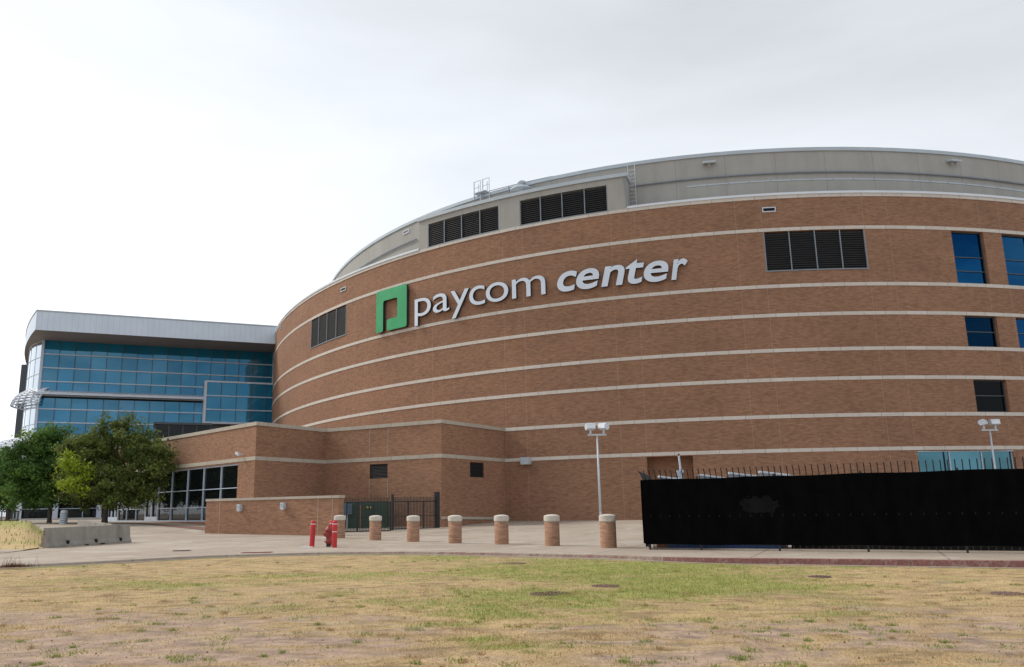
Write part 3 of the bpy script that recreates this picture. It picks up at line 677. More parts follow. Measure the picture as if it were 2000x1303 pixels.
# grey louvre house above the sign
mb = MB(); BT = 25.95; BD = 1.5
LO = [(-18.16, -10.7, 23.3, 25.36), (-8.82, -1.55, 23.3, 25.36)]
sbk = sorted([BK0, BK1]+[l[0] for l in LO]+[l[1] for l in LO]+list(np.arange(-18.9, -.5, .93)))
for a, b in zip(sbk[:-1], sbk[1:]):
    m = (a+b)/2; ins = any(l[0] < m < l[1] for l in LO)
    for z0, z1 in (((25.36, BT),) if ins else ((23.25, BT),)): mb.face([W(a, z0, .03), W(b, z0, .03), W(b, z1, .03), W(a, z1, .03)], [(a+.4, z0), (b+.4, z0), (b+.4, z1), (a+.4, z1)])
    mb.face([W(a, BT, .03), W(b, BT, .03), W(b, BT, -BD), W(a, BT, -BD)]); 
for l in LO:
    for s in l[:2]: mb.face([W(s, 23.25, .03), W(s, 25.36, .03), W(s, 25.36, -.25), W(s, 23.25, -.25)])
    mb.face([W(l[0], 25.36, .03), W(l[1], 25.36, .03), W(l[1], 25.36, -.25), W(l[0], 25.36, -.25)])
for s in (BK0, BK1): mb.face([W(s, 23, .03), W(s, 23, -BD), W(s, BT, -BD), W(s, BT, .03)], [(0, 0), (.7, 0), (.7, 2), (0, 2)])
house = sub(mb.build('louvre_house', MAT['stucco'], arena))
mb = MB(); ribbon(mb, BK0-.15, BK1+.12, BT-.12, BT+.16, .16, 1.7); mb.build('roof_trim', MAT['flash_blue'], house)
for l in LO: louvre(l[0], l[1], 23.29, 25.34, arena, 4)
# windows of the right-hand wall
def window(s0, s1, z0, z1, mat, bars=(), vbars=(), dp=.30, fr='mullion_dark'):
    mb = MB(); zs = [z0]+list(bars)+[z1]; vs = [s0]+list(vbars)+[s1]
    for a, b in zip(zs[:-1], zs[1:]):
        for c, d in zip(vs[:-1], vs[1:]):
            k = random.uniform(.8, 1.1); e = random.uniform(-.006, .006)
            mb.face([W(c, a, -dp), W(d, a, -dp+e), W(d, b, -dp+e), W(c, b, -dp)], [(c, a), (d, a), (d, b), (c, b)], (k, k, k))
    p = sub(mb.build('window', mat, arena)); mb = MB()
    m = (s0+s1)/2; nn = WN(m); t = (W(s1, 0, 0)-W(s0, 0, 0)).normalized(); Lw = (W(s1, 0, 0)-W(s0, 0, 0)).length
    for z in zs: mb.box(W(m, min(max(z, z0+.03), z1-.03), -dp+.03), (Lw, .07, .06), t, nn)
    for s in vs: mb.box(W(min(max(s, s0+.03), s1-.03), (z0+z1)/2, -dp+.034), (.06, .07, z1-z0-.02), t, nn)
    mb.build('window_frame', MAT[fr], p); return p
for s0 in (23.2, 27.45, 32):
    s1 = s0+2.63; window(s0, s1, 16.6, 20.49, MAT['glass_deep'], (17.55, 18.6))
for s0 in (23.35, 27.6, 32): window(s0, s0+2.58, 11.98, 14.19, MAT['glass_night' if s0 < 24 else 'glass_deep'], (13.08,))
for s0 in (23.35, 27.6): window(s0, s0+2.6, 7.37, 9.61, MAT['glass_dim'], (8.52,))
window(18.56, 25.75, 1.6, 4.71, MAT['glass_teal'], (), (20.9, 23.32), .2, 'mullion')
# ladders and small roof gear
def ladder(mb, p, t, n, z0, z1, w=.55, rails=True, step=.32):
    for sg in (-1, 1): mb.tube(p+t*sg*w/2+Vector((0, 0, z0)), p+t*sg*w/2+Vector((0, 0, z1)), .024, n=6)
    z = z0+.2
    while z < z1-.1: mb.tube(p+t*-w/2+Vector((0, 0, z)), p+t*w/2+Vector((0, 0, z)), .02, n=5); z += step
s = ds_of(1235); n = DN(s); t = Vector((-n.y, n.x, 0)); P0 = DW(s, 0, .35)
mb = MB(); ladder(mb, P0, t, n, 23.2, 27.3)
for sg in (-1, 1): mb.poly([P0+t*sg*.28+Vector((0, 0, 27.3)), P0+t*sg*.28-n*.8+Vector((0, 0, 27.3))], .03); 
for z in (24.0, 25.3, 26.5): mb.tube(P0+Vector((0, 0, z)), P0-n*.36+Vector((0, 0, z)), .03)
pass
mb.build('roof_ladder', MAT['panel_white'], arena)
s = ds_of(934); n = DN(s); t = Vector((-n.y, n.x, 0)); P0 = DW(s, 0, -.2); mb = MB()
for o in (0, .95):
    q = P0+t*(o-.3)*1.0
    for sg in (0, .62):
        for zz in (ZD-.8,): mb.tube(q+n*(.4-sg)+t*0+Vector((0, 0, zz)), q+n*(.4-sg)+Vector((0, 0, ZD+1.35)), .035, n=6)
    for sg in (0, .7): mb.tube(q+t*sg+n*.4+Vector((0, 0, ZD-.8)), q+t*sg+n*.4+Vector((0, 0, ZD+1.35)), .035, n=6)
    for zz in (ZD+.1, ZD+.75, ZD+1.33): mb.tube(q+n*.4+Vector((0, 0, zz)), q+t*.7+n*.4+Vector((0, 0, zz)), .03, n=6)
mb.box(P0+t*.45+n*.2+Vector((0, 0, ZD+.2)), (1.3, .9, .06), t, n)
mb.build('roof_ladder', MAT['panel_white'], arena)
mb = MB()
for s_, dd in ((-13.4, -1.7), (-12.2, -1.7)):
    pass
hoop = [W(-12.9, 26.1, -2.0), W(-12.9, 27.75, -2.0), W(-4.6, 27.85, -2.0), W(-4.6, 26.1, -2.0)]
mb.poly(hoop[:2], .03); mb.poly([W(s_, 27.75, -2.0) for s_ in np.linspace(-12.9, -6.8, 8)], .03)
for s_ in (-10.9, -8.9, -6.8): mb.tube(W(s_, 26.1, -2.0), W(s_, 27.75, -2.0), .03)
arc = [W(-6.8+2.6*k/8, 26.1+1.65*math.cos(k/8*math.pi/2), -2.0) for k in range(9)]; mb.poly(arc, .03)
mb.build('roof_rail', MAT['mullion_grey'], arena)
mb = MB(); c = W(-9.35, 26.62, -1.5); mb.lathe([(.25, 0), (.25, .2), (.95, .22), (.95, .3), (.7, .48), (.35, .56), (.2, .58), (.2, .8), (.35, .84), (.35, 1.0), (.1, 1.08)], c, 20); mb.build('roof_fan', MAT['galv'], arena, True)
mb = MB(); q = [W(-.25, 26.0, .1), W(-.2, 25.3, .12), W(-.12, 24.2, .15), W(-.12, 23.4, .15)]; mb.poly(q, .04)
mb.build('downpipe', MAT['mullion_grey'], arena)

# ------------------------------------------------------------------ SIGN
SG = W(-8, 17.3); sign = thing('wall_sign', 'big raised white wording and green square emblem mounted high on the curved brick wall', 'sign', (SG.x, SG.y, SG.z))
OFF0, OFF1 = .12, .34
def curved_shape(name, polys, mat, parent, dz=0.0):
    """polys: list of 2D outlines in (s, z), first outer then holes; filled, extruded, bent onto the wall"""
    bm = bmesh.new()
    for P in polys:
        vs = [bm.verts.new((x, y, 0)) for x, y in P]
        for i in range(len(vs)): bm.edges.new((vs[i], vs[(i+1) % len(vs)]))
    bmesh.ops.triangle_fill(bm, use_beauty=True, use_dissolve=False, edges=bm.edges[:], normal=(0, 0, 1))
    mbf = MB(); mbs = MB()
    for f in bm.faces:
        c = [v.co.copy() for v in f.verts]
        nz = (c[1]-c[0]).cross(c[2]-c[0]).z
        if nz < 0: c.reverse()
        mbf.face([W(v.x, v.y, OFF1) for v in c]); mbs.face([W(v.x, v.y, OFF0) for v in reversed(c)])
    for P in polys:
        for i in range(len(P)):
            a, b = P[i], P[(i+1) % len(P)]; mbs.face([W(a[0], a[1], OFF0), W(b[0], b[1], OFF0), W(b[0], b[1], OFF1-.004), W(a[0], a[1], OFF1-.004)])
    bm.free()
    p = sub(mbf.build(name, mat, parent)); mbs.build('return_edge', MAT['sign_edge'], p); return p
def rounded(P, r, n=5):
    out = []; m = len(P)
    for i in range(m):
        a, b, c = Vector(P[i-1]), Vector(P[i]), Vector(P[(i+1) % m]); d1 = (a-b).normalized(); d2 = (c-b).normalized()
        p0, p1 = b+d1*r, b+d2*r
        for k in range(n+1):
            t = k/n; out.append(tuple(p0*(1-t)**2+b*2*t*(1-t)+p1*t*t))
    return out
LP = [(0, 0), (.24, 0), (.24, .735), (.71, .735), (.71, .27), (.37, .27), (.37, 0), (1, 0), (1, 1), (0, 1)]
L0, L1, LZ0, LZ1 = -24.54, -20.41, 16.70, 20.48
out = []
P2 = [(L0+u*(L1-L0), LZ0+v*(LZ1-LZ0)) for u, v in LP]
curved_shape('green_emblem', [rounded(P2, .22)], MAT['sign_green'], sign)
LET = [('p', -19.42, -17.53, 0), ('a', -17.3, -15.51, 0), ('y', -15.36, -13.52, 0), ('c', -13.48, -11.96, 0), ('o', -11.88, -9.82, 0), ('m', -9.49, -6.65, 0), ('c', -5.69, -4.08, 1), ('e', -4.18, -2.39, 1), ('n', -2.27, -.48, 1), ('t', -.40, .95, 1), ('e', .88, 2.67, 1), ('r', 2.82, 4.05, 1)]
EMB = {0: -.004, 1: .018}
def glyph(ch, bold):
    cu = bpy.data.curves.new('glyph', 'FONT'); cu.body = ch; cu.size = 1; cu.resolution_u = 6
    if bold: cu.shear = .20
    cu.fill_mode = 'NONE'
    o = bpy.data.objects.new('glyph', cu); COL.objects.link(o); bpy.context.view_layer.update()
    me = bpy.data.meshes.new_from_object(o.evaluated_get(bpy.context.evaluated_depsgraph_get()))
    co = [v.co.copy() for v in me.vertices]; adj = {}
    for e in me.edges: adj.setdefault(e.vertices[0], []).append(e.vertices[1]); adj.setdefault(e.vertices[1], []).append(e.vertices[0])
    loops = []; seen = set()
    for st in adj:
        if st in seen: continue
        lp = [st]; seen.add(st); cur = st
        while True:
            nx_ = [q for q in adj[cur] if q not in seen]
            if not nx_: break
            cur = nx_[0]; lp.append(cur); seen.add(cur)
        pts_ = []
        for i in lp:
            p = (co[i].x, co[i].y)
            if not pts_ or math.hypot(p[0]-pts_[-1][0], p[1]-pts_[-1][1]) > 1e-4: pts_.append(p)
        if len(pts_) > 2: loops.append(pts_)
    bpy.data.objects.remove(o); bpy.data.meshes.remove(me)
    if not EMB[bold]: return loops
    out = []; area = lambda l: sum(l[i][0]*l[(i+1) % len(l)][1]-l[(i+1) % len(l)][0]*l[i][1] for i in range(len(l)))/2
    big = max(loops, key=lambda l: abs(area(l))); 
    for l in loops:
        sg = 1 if area(l) > 0 else -1
        if l is not big: sg = -sg
        q = []; n = len(l)
        for i in range(n):
            a = Vector(l[i-1]); b = Vector(l[i]); c = Vector(l[(i+1) % n]); e1 = (b-a).normalized(); e2 = (c-b).normalized()
            n1_ = Vector((e1.y, -e1.x))*sg; n2_ = Vector((e2.y, -e2.x))*sg; m_ = (n1_+n2_); m_ = m_.normalized() if m_.length > .2 else n1_
            q.append(tuple(b+m_*EMB[bold]/max(.6, m_.dot(n1_))))
        out.append(q)
    return out
XH = {}
for b in (0, 1): g_ = glyph('m' if not b else 'n', b); XH[b] = (min(p[1] for l in g_ for p in l), max(p[1] for l in g_ for p in l))
for ch, s0, s1, b in LET:
    lp = glyph(ch, b); x0 = min(p[0] for l in lp for p in l); x1 = max(p[0] for l in lp for p in l)
    ky = (18.87-17.32)/(XH[b][1]-XH[b][0])
    Q = [[(s0+(p[0]-x0)/(x1-x0)*(s1-s0), 17.32+(p[1]-XH[b][0])*ky) for p in l] for l in lp]
    if ch == 'y': Q = [[(x, y) for x, y in l] for l in Q]
    curved_shape('letter', Q, MAT['sign_white'], sign)

# ------------------------------------------------------------------ BRICK ANNEX
C1, C2, C3, C4 = Vector((-15.75, 56.35, 0)), Vector((-12.2, 62.2, 0)), Vector((-3.28, 56.85, 0)), Vector((1.45, 64.3, 0))
dA = Vector((-25.7+15.75, 66.9-56.35, 0)).normalized(); CA = C1+dA*33
_r = ray(203, 1000); CA = C1+dA*((_r.y*C1.x-_r.x*C1.y)/(_r.x*dA.y-_r.y*dA.x))
annex = thing('brick_annex', 'low angular brick annex with entrance glazing and two dark louvres below the arena wall', 'building', (C1.x, C1.y, .2))
ZW = 7.10
def wall_panel(mb, a, b, z0, z1, holes=(), u0=0, dp=.2):
    """vertical wall a->b; holes given as (u0,u1,z0,z1) along it"""
    L = (b-a).length; d = (b-a)/L; n = Vector((d.y, -d.x, 0))       # outward = to the right of travel
    us = sorted(set([0, L]+[h[0] for h in holes]+[h[1] for h in holes])); P = lambda u, z, o=0: a+d*u+n*o+Vector((0, 0, z))
    for p, q in zip(us[:-1], us[1:]):
        z = z0
        for h in sorted([h for h in holes if h[0] <= (p+q)/2 <= h[1]], key=lambda h: h[2]):
            if h[2] > z: mb.face([P(p, z), P(q, z), P(q, h[2]), P(p, h[2])], [(u0+p, z), (u0+q, z), (u0+q, h[2]), (u0+p, h[2])])
            z = h[3]
        mb.face([P(p, z), P(q, z), P(q, z1), P(p, z1)], [(u0+p, z), (u0+q, z), (u0+q, z1), (u0+p, z1)])
    for h in holes:
        for u in h[:2]: mb.face([P(u, h[2]), P(u, h[3]), P(u, h[3], -dp), P(u, h[2], -dp)], [(0, h[2]), (0, h[3]), (dp, h[3]), (dp, h[2])])
        for z in h[2:]: mb.face([P(h[0], z), P(h[1], z), P(h[1], z, -dp), P(h[0], z, -dp)], [(h[0], 0), (h[1], 0), (h[1], dp), (h[0], dp)])
    return P
def u_on(px, a, b, py=950):                            # distance along plan line a-b seen at pixel column px
    r = ray(px, py); d = (b-a).normalized(); den = r.x*d.y-r.y*d.x; return (a.y*r.x-a.x*r.y)/-den if False else ((r.y*a.x-r.x*a.y)/(r.x*d.y-r.y*d.x))
uA = lambda px, py=960: (CA-C1).length-u_on(px, C1, CA, py)
LA = (CA-C1).length
gA0, gA1 = uA(206, 1000), uA(463, 950); GZ0, GZ1 = .74, 4.66
v0, v1 = u_on(722, C2, C3, 912), u_on(757, C2, C3, 912); w0, w1 = u_on(918, C3, C4, 912), u_on(945, C3, C4, 912)
mb = MB()
PA = wall_panel(mb, CA, C1, -.3, ZW, [(gA0, gA1, GZ0, GZ1)], dp=.25)
PB = wall_panel(mb, C1, C2, -.3, ZW, u0=40); PC = wall_panel(mb, C2, C3, -.3, ZW, [(v0, v1, 3.55, 4.55)], u0=50); PD = wall_panel(mb, C3, C4, -.3, ZW, [(w0, w1, 3.55, 4.60)], u0=70)
mb.face([CA+Vector((0, 0, ZW-.05)), C1+Vector((0, 0, ZW-.05)), C2+Vector((0, 0, ZW-.05)), C3+Vector((0, 0, ZW-.05)), C4+Vector((0, 0, ZW-.05)), C4+Vector((-8, 22, ZW-.05)), CA+Vector((12, 12, ZW-.05))])
awall = sub(mb.build('brick_wall', MAT['brick'], annex))
def trim(name, z0, z1, off, mat, depth=.4):
    pl = [CA, C1, C2, C3, C4]; m = MB(); nrm = []
    for a, b in zip(pl[:-1], pl[1:]): d = (b-a).normalized(); nrm.append(Vector((d.y, -d.x, 0)))
    def off_pts(o):
        out = [pl[0]+nrm[0]*o]
        for i in range(1, 4):
            bis = (nrm[i-1]+nrm[i]).normalized(); out.append(pl[i]+bis*(o/max(.3, bis.dot(nrm[i]))))
        out.append(pl[4]+nrm[3]*o); return out
    A, B = off_pts(off), off_pts(off-depth); u = 0
    for i in range(4):
        L = (A[i+1]-A[i]).length; Z0, Z1 = Vector((0, 0, z0)), Vector((0, 0, z1))
        m.face([A[i]+Z0, A[i+1]+Z0, A[i+1]+Z1, A[i]+Z1], [(u, z0), (u+L, z0), (u+L, z1), (u, z1)])
        m.face([A[i]+Z1, A[i+1]+Z1, B[i+1]+Z1, B[i]+Z1], [(u, 0), (u+L, 0), (u+L, .3), (u, .3)])
        m.face([A[i+1]+Z0, A[i]+Z0, B[i]+Z0, B[i+1]+Z0], [(u, 0), (u+L, 0), (u+L, .3), (u, .3)]); u += L
    m.build(name, mat, annex)
trim('stone_coping', ZW, ZW+.25, .06, MAT['coping'], .45); trim('stone_band', 4.77, 5.03, .035, MAT['coping'], .1)
def annex_louvre(P, u0, u1, z0, z1):
    m = MB(); m.face([P(u0, z0, -.19), P(u1, z0, -.19), P(u1, z1, -.19), P(u0, z1, -.19)]); z = z0+.04
    while z < z1-.05: m.face([P(u0, z, -.02), P(u1, z, -.02), P(u1, z+.07, -.09), P(u0, z+.07, -.09)]); z += .1
    m.build('louvre', MAT['louvre'], annex)
annex_louvre(PC, v0, v1, 3.55, 4.55); annex_louvre(PD, w0, w1, 3.55, 4.60)
# vertical movement joints on the middle face
for u in (v0-.02, v1+.02):
    m = MB(); m.box(PC(u, 1.9, .002), (.03, .02, 3.2), (C3-C2).normalized(), Vector((0, 0, 1)).cross((C3-C2).normalized())); m.build('wall_joint', MAT['coping'], annex)
    m = MB(); m.box(PC(u, 6.06, .002), (.03, .02, 2.0), (C3-C2).normalized(), Vector((0, 0, 1)).cross((C3-C2).normalized())); m.build('wall_joint', MAT['coping'], annex)
# entrance glazing
gm = [206, 212, 219, 226, 231, 248, 266, 284, 296, 308, 333, 363, 394, 428, 463]
us = [uA(p, 960) for p in gm]; m = MB(); zt = [GZ0, 1.85, 3.05, GZ1] ; zt = [GZ0, 1.75, 3.02, GZ1]
for i, (a, b) in enumerate(zip(us[:-1], us[1:])):
    for c, d in zip(zt[:-1], zt[1:]):
        e = random.uniform(-.006, .006); m.face([PA(a, c, -.18), PA(b, c, -.18+e), PA(b, d, -.18+e), PA(a, d, -.18)], [(a, c), (b, c), (b, d), (a, d)], (1, 1, 1))
eg = sub(m.build('entrance_glazing', MAT['glass_black'], annex)); m = MB()
dAx = (C1-CA).normalized(); nA = Vector((dAx.y, -dAx.x, 0))
for i, u in enumerate(us): m.box(PA(u, (GZ0+GZ1)/2, -.13), (.065 if i > 4 else .05, .12, GZ1-GZ0-.1), dAx, nA)
for z in (GZ0+.04, GZ1-.05): m.box(PA((us[0]+us[-1])/2, z, -.133), (us[-1]-us[0], .126, .09), dAx, nA)
for a, b, zz in ((7, 9, (3.02,)), (4, 7, (1.75, 3.02)), (0, 4, (3.02,)), (9, 14, (1.75, 3.02))):
    for z in zz: m.box(PA((us[a]+us[b])/2, z, -.136), (us[b]-us[a]-.05, .12, .055), dAx, nA)
m.build('glazing_frame', MAT['mullion'], eg)
for i in list(range(0, 4))+[7, 8]:                       # glass doors with pale kick plates and stiles
    a, b = us[i], us[i+1]; w = b-a; m = MB()
    m.box(PA((a+b)/2, GZ0+.22, -.10), (w-.1, .05, .32), dAx, nA); m.box(PA((a+b)/2, 2.93, -.10), (w-.1, .05, .10), dAx, nA)
    for uu in (a+.09, b-.09): m.box(PA(uu, 1.88, -.10), (.06, .052, 2.0), dAx, nA)
    sub(m.build('door', MAT['mullion'], annex))
# sloping capped plinth on the right face
m = MB(); nD = Vector(((C4-C3).y, -(C4-C3).x, 0)).normalized(); dD = (C4-C3).normalized(); LD = (C4-C3).length
def pl(u, z, o): return C3+dD*u+nD*o+Vector((0, 0, z))
za, zb_ = .70, .50
m.face([pl(0, -.2, .25), pl(LD, -.2, .25), pl(LD, zb_, .25), pl(0, za, .25)], [(0, 0), (LD, 0), (LD, zb_), (0, za)]); m.face([pl(0, -.2, .25), pl(0, za, .25), pl(0, za, 0), pl(0, -.2, 0)], [(0, 0), (0, 1), (.3, 1), (.3, 0)])
pli = sub(m.build('plinth', MAT['brick'], annex)); m = MB()
m.face([pl(-.05, za, .30), pl(LD, zb_, .30), pl(LD, zb_+.17, .30), pl(-.05, za+.17, .30)], [(0, 0), (LD, 0), (LD, .2), (0, .2)]); m.face([pl(-.05, za+.17, .30), pl(LD, zb_+.17, .30), pl(LD, zb_+.17, .0), pl(-.05, za+.17, .0)]); m.face([pl(-.05, za, .30), pl(-.05, za+.17, .30), pl(-.05, za+.17, 0), pl(-.05, za, 0)])
m.build('plinth_cap', MAT['coping'], pli)
# small dark glazed clerestory on the annex roof
m = MB(); q = [at_y(303, 828, 84), at_y(398, 836, 84)]; q0 = Vector((q[0].x, 84, 7)); q1 = Vector((q[1].x, 86, 7)); zt_ = q[0].z
dC = (q1-q0).normalized(); nC = Vector((-dC.y, dC.x, 0)); Lc = (q1-q0).length
m.box((q0+q1)/2+nC*2+Vector((0, 0, (zt_-7)/2)), (Lc, 4, zt_-7), dC, nC, None, (1, 1, 1)); cl = sub(m.build('clerestory', MAT['glass_black'], annex)); m = MB()
for k in range(5): m.box(q0+dC*Lc*k/4-nC*.03+Vector((0, 0, (zt_-7)/2)), (.10, .08, zt_-7), dC, nC)
m.box((q0+q1)/2+nC*1.9+Vector((0, 0, zt_-7+.06)), (Lc+.3, 4.4, .22), dC, nC); m.build('clerestory_frame', MAT['mullion_dark'], cl)

# ------------------------------------------------------------------ GLASS WING
TH = .399209; GD = Vector((math.cos(TH), math.sin(TH), 0)); GN = Vector((GD.y, -GD.x, 0)); GP = Vector((-28.202, 108, 0)); FP = Vector((-26.50, 102, 0))
def G(s, z, o=0.): return GP+GD*s+GN*o+Vector((0, 0, z))
glassw = thing('glass_wing', 'blue glass curtain walled wing with curved white ribbed roof edge left of the arena', 'building', tuple(G(-13, .85)))
SL = -27.0; MS = [SL+1.735*k for k in range(16)]+[-.0]
TR = [21.95, 20.23, 18.57, 16.95, 15.25]; TR2 = [14.98, 13.66, 12.08, 10.55, 9.2]
def row(z0, z1, s_list, o, name='window_row'):
    m = MB()
    for a, b in zip(s_list[:-1], s_list[1:]):
        k = random.choice([.84, .9, .95, 1.0, 1.04, 1.0, .97]); bl = random.uniform(.97, 1.05); t = random.uniform(-.010, .010); t2 = random.uniform(-.008, .008)
        m.face([G(a, z0, o), G(b, z0, o+t), G(b, z1, o+t+t2), G(a, z1, o+t2)], [(a, z0), (b, z0), (b, z1), (a, z1)], (k*random.uniform(.8, 1.15), k, k*bl))
    p = sub(m.build(name, MAT['glass_blue'], glassw)); m = MB()
    L = s_list[-1]-s_list[0]; c = (s_list[0]+s_list[-1])/2
    m.box(G(c, z0, o+.065), (L, .13, .13), GD, GN); m.build('transom', MAT['mullion'], p)
for z1, z0 in zip(TR[:-1], TR[1:]): row(z0, z1, MS, 0) if z0 > 16 else row(z0, z1, [s for s in MS if s < -8.5]+[-8.6], 0)
for z1, z0 in zip(TR2[:-1], TR2[1:]): row(z0, z1, [s for s in MS if s < -8.5]+[-8.6], 0)
m = MB(); m.box(G((SL-8.6)/2, 15.12, .02), (-8.6-SL, .1, .3), GD, GN); m.build('spandrel_shadow', MAT['void'], glassw)  # black infill band, also painting in the shadow line below the sunshade
m = MB(); m.box(G(SL/2, 22.0, .08), (-SL, .16, .12), GD, GN); m.box(G(SL-.08, 15.6, .05), (.3, .3, 13.0), GD, GN); m.box(G(-.1, 19.6, .06), (.22, .16, 4.6), GD, GN); m.build('edge_frame', MAT['mullion'], glassw)
def mull(s_, z0, z1, o):
    m = MB(); m.box(G(s_, (z0+z1)/2, o+.03), (.075, .09, abs(z1-z0)), GD, GN); m.build('mullion', MAT['mullion_dark'], glassw)
for s_ in MS:
    lo_ = s_ < -8.5
    mull(s_, 15.25 if lo_ else 16.95, 21.95, 0)
    if lo_: mull(s_, 9.2, 14.98, 0)
# projecting bay
BS = [-8.35, -6.62, -4.78, -2.95, -1.12, -.0]; BO = 1.5
for z1, z0 in ((17.45, 15.73), (15.73, 14.0), (14.0, 12.4)): row(z0, z1, BS, BO, 'bay_window_row')
for s_ in BS: mull(s_, 12.4, 17.45, BO)
m = MB(); m.box(G(-4.2, 17.52, BO/2+.06), (8.9, BO+.1, .2), GD, GN); m.box(G(-8.5, 14.9, BO/2+.06), (.3, BO+.12, 5.1), GD, GN); m.box(G(-4.2, 12.3, BO/2+.06), (8.9, BO+.1, .14), GD, GN); m.box(G(-.12, 14.9, BO+.0), (.2, .2, 5.1), GD, GN)
m.build('bay_frame', MAT['panel_white'], glassw)
m = MB(); m.box(G(-5.2, 11.5, .3), (7.2, .7, 1.3), GD, GN); m.build('bay_underside', MAT['mullion_dark'], glassw)
# curved left return: a bright glazed quarter drum, leaning with the tower behind it
Ak = [G(SL, 0, 0)]
arcp = []
for k in range(9):
    px_ = 88-2*k if False else None
import itertools
A0 = G(SL, 0, 0); 
for t in np.linspace(0, 1, 9):
    ang_ = math.radians(-155+ -0) ; q = A0+Vector((-.55, .83, 0))*(t*9.0)+Vector((-.83, -.55, 0))*(.55*math.sin(t*math.pi)+t*.75)
    arcp.append(q)
m = MB()
RZ = [21.9, 19.9, 17.9, 15.9, 13.9, 11.9, 9.9, 7.5]
for a, b in zip(arcp[:-1], arcp[1:]):
    for z1, z0 in zip(RZ[:-1], RZ[1:]): m.face([a+Vector((0, 0, z0)), a+Vector((0, 0, z1)), b+Vector((0, 0, z1)), b+Vector((0, 0, z0))], [(0, z0), (0, z1), (1, z1), (1, z0)], (1, 1, 1))
cr_ = sub(m.build('curved_glazing', MAT['glass_curve'], glassw)); m = MB()
for z in RZ: m.poly([p+Vector((0, 0, z)) for p in arcp], .06, 5)
for p in arcp[::2]: m.tube(p+Vector((0, 0, 7.5)), p+Vector((0, 0, 21.9)), .04, n=5)
m.build('glazing_frame', MAT['mullion'], cr_)
# dark slab tower behind
m = MB(); t0 = at_y(42, 712, 114); m.box((t0.x+1.6, 115.5, t0.z/2), (3.2, 3, t0.z)); m.build('dark_tower', MAT['mullion_dark'], glassw)
# roof: plan outline with a curved left end
def F(s, z, o=0.): return FP+GD*s+GN*o+Vector((0, 0, z))
K0 = F(-26.66, 0); e1 = at_y(49.5, 680, 101); e2 = at_y(66, 712, 121)
Pm = Vector((e1.x, e1.y, 0)); Pe = Vector((e2.x+.6, e2.y, 0))
def bez(a, c, b, n=10): return [a*(1-t)**2+c*2*t*(1-t)+b*t*t for t in [k/n for k in range(n+1)]]
ctrl1 = K0+(Pm-K0)*.45+Vector((-1.3, -1.2, 0))
LPt = [K0]+[Vector((at_y(a_, b_, c_).x, c_, 0)) for a_, b_, c_ in ((63, 625, 94.6), (55.5, 640, 98.5), (50.5, 660, 103), (50, 680, 108), (54, 697, 114), (65, 712, 122))]
def catmull(P, n=5):
    out = []; Q = [P[0]*2-P[1]]+P+[P[-1]*2-P[-2]]
    for i in range(1, len(Q)-2):
        for k in range(n):
            t = k/n; a, b, c, d_ = Q[i-1], Q[i], Q[i+1], Q[i+2]
            out.append(.5*((2*b)+(c-a)*t+(2*a-5*b+4*c-d_)*t*t+(3*b-a-3*c+d_)*t**3))
    return out+[P[-1]]
left = catmull(LPt)[1:]; Pe = LPt[-1]
front = [F(s, 0) for s in (3.0, -8, -17)]+[K0]
outl = front+left+[Pe+Vector((14, 6, 0)), F(3.0, 0)+Vector((0, 14, 0))]
FZ0, FZ1 = 21.88, 24.13
m = MB(); u = 0; N_f = len(front)+len(left)
for i in range(N_f-1):
    a, b = outl[i], outl[i+1]; L = (b-a).length
    m.face([a+Vector((0, 0, FZ0)), a+Vector((0, 0, FZ1)), b+Vector((0, 0, FZ1)), b+Vector((0, 0, FZ0))], [(u, FZ0), (u, FZ1), (u+L, FZ1), (u+L, FZ0)]); u += L
fas = sub(m.build('roof_fascia', MAT['fascia'], glassw)); m = MB(); m.face([p+Vector((0, 0, FZ0+.02)) for p in outl]); m.build('soffit', MAT['soffit'], glassw)
m = MB(); m.face([p+Vector((0, 0, FZ1-.05)) for p in outl]); m.build('roof_deck', MAT['soffit'], glassw)
m = MB(); m.poly([p+Vector((0, 0, FZ1)) for p in outl[:N_f]], .09, 6); m.build('roof_edge_trim', MAT['flash_blue'], fas)
# sunshades: flat panels along the front and slatted curved wings at the corner
m = MB(); sh = 15.85
for k in range(11):
    a, b = SL-.6+k*1.78, SL-.6+(k+1)*1.78+.04; z = sh-(.0)
    p = [G(a, z+.03, 0.1), G(b, z+.03, .1), G(b, z-.32, 1.35), G(a, z-.32, 1.35)]
    m.face(p); m.face([G(a, z-.32, 1.35), G(b, z-.32, 1.35), G(b, z-.62, 1.38), G(a, z-.62, 1.38)])
    m.box(G(b-.02, z-.35, .75), (.05, 1.3, .35), GD, GN)
m.build('sunshade', MAT['panel_white'], glassw)
m = MB()
for k in range(11):
    a, b = SL-.6+k*1.78, SL-.6+(k+1)*1.78; m.face([G(a, 9.75, .1), G(b, 9.75, .1), G(b, 9.6, 1.5), G(a, 9.6, 1.5)]); m.face([G(a, 9.6, 1.5), G(b, 9.6, 1.5), G(b, 9.25, 1.5), G(a, 9.25, 1.5)])
m.build('sunshade', MAT['panel_white'], glassw)
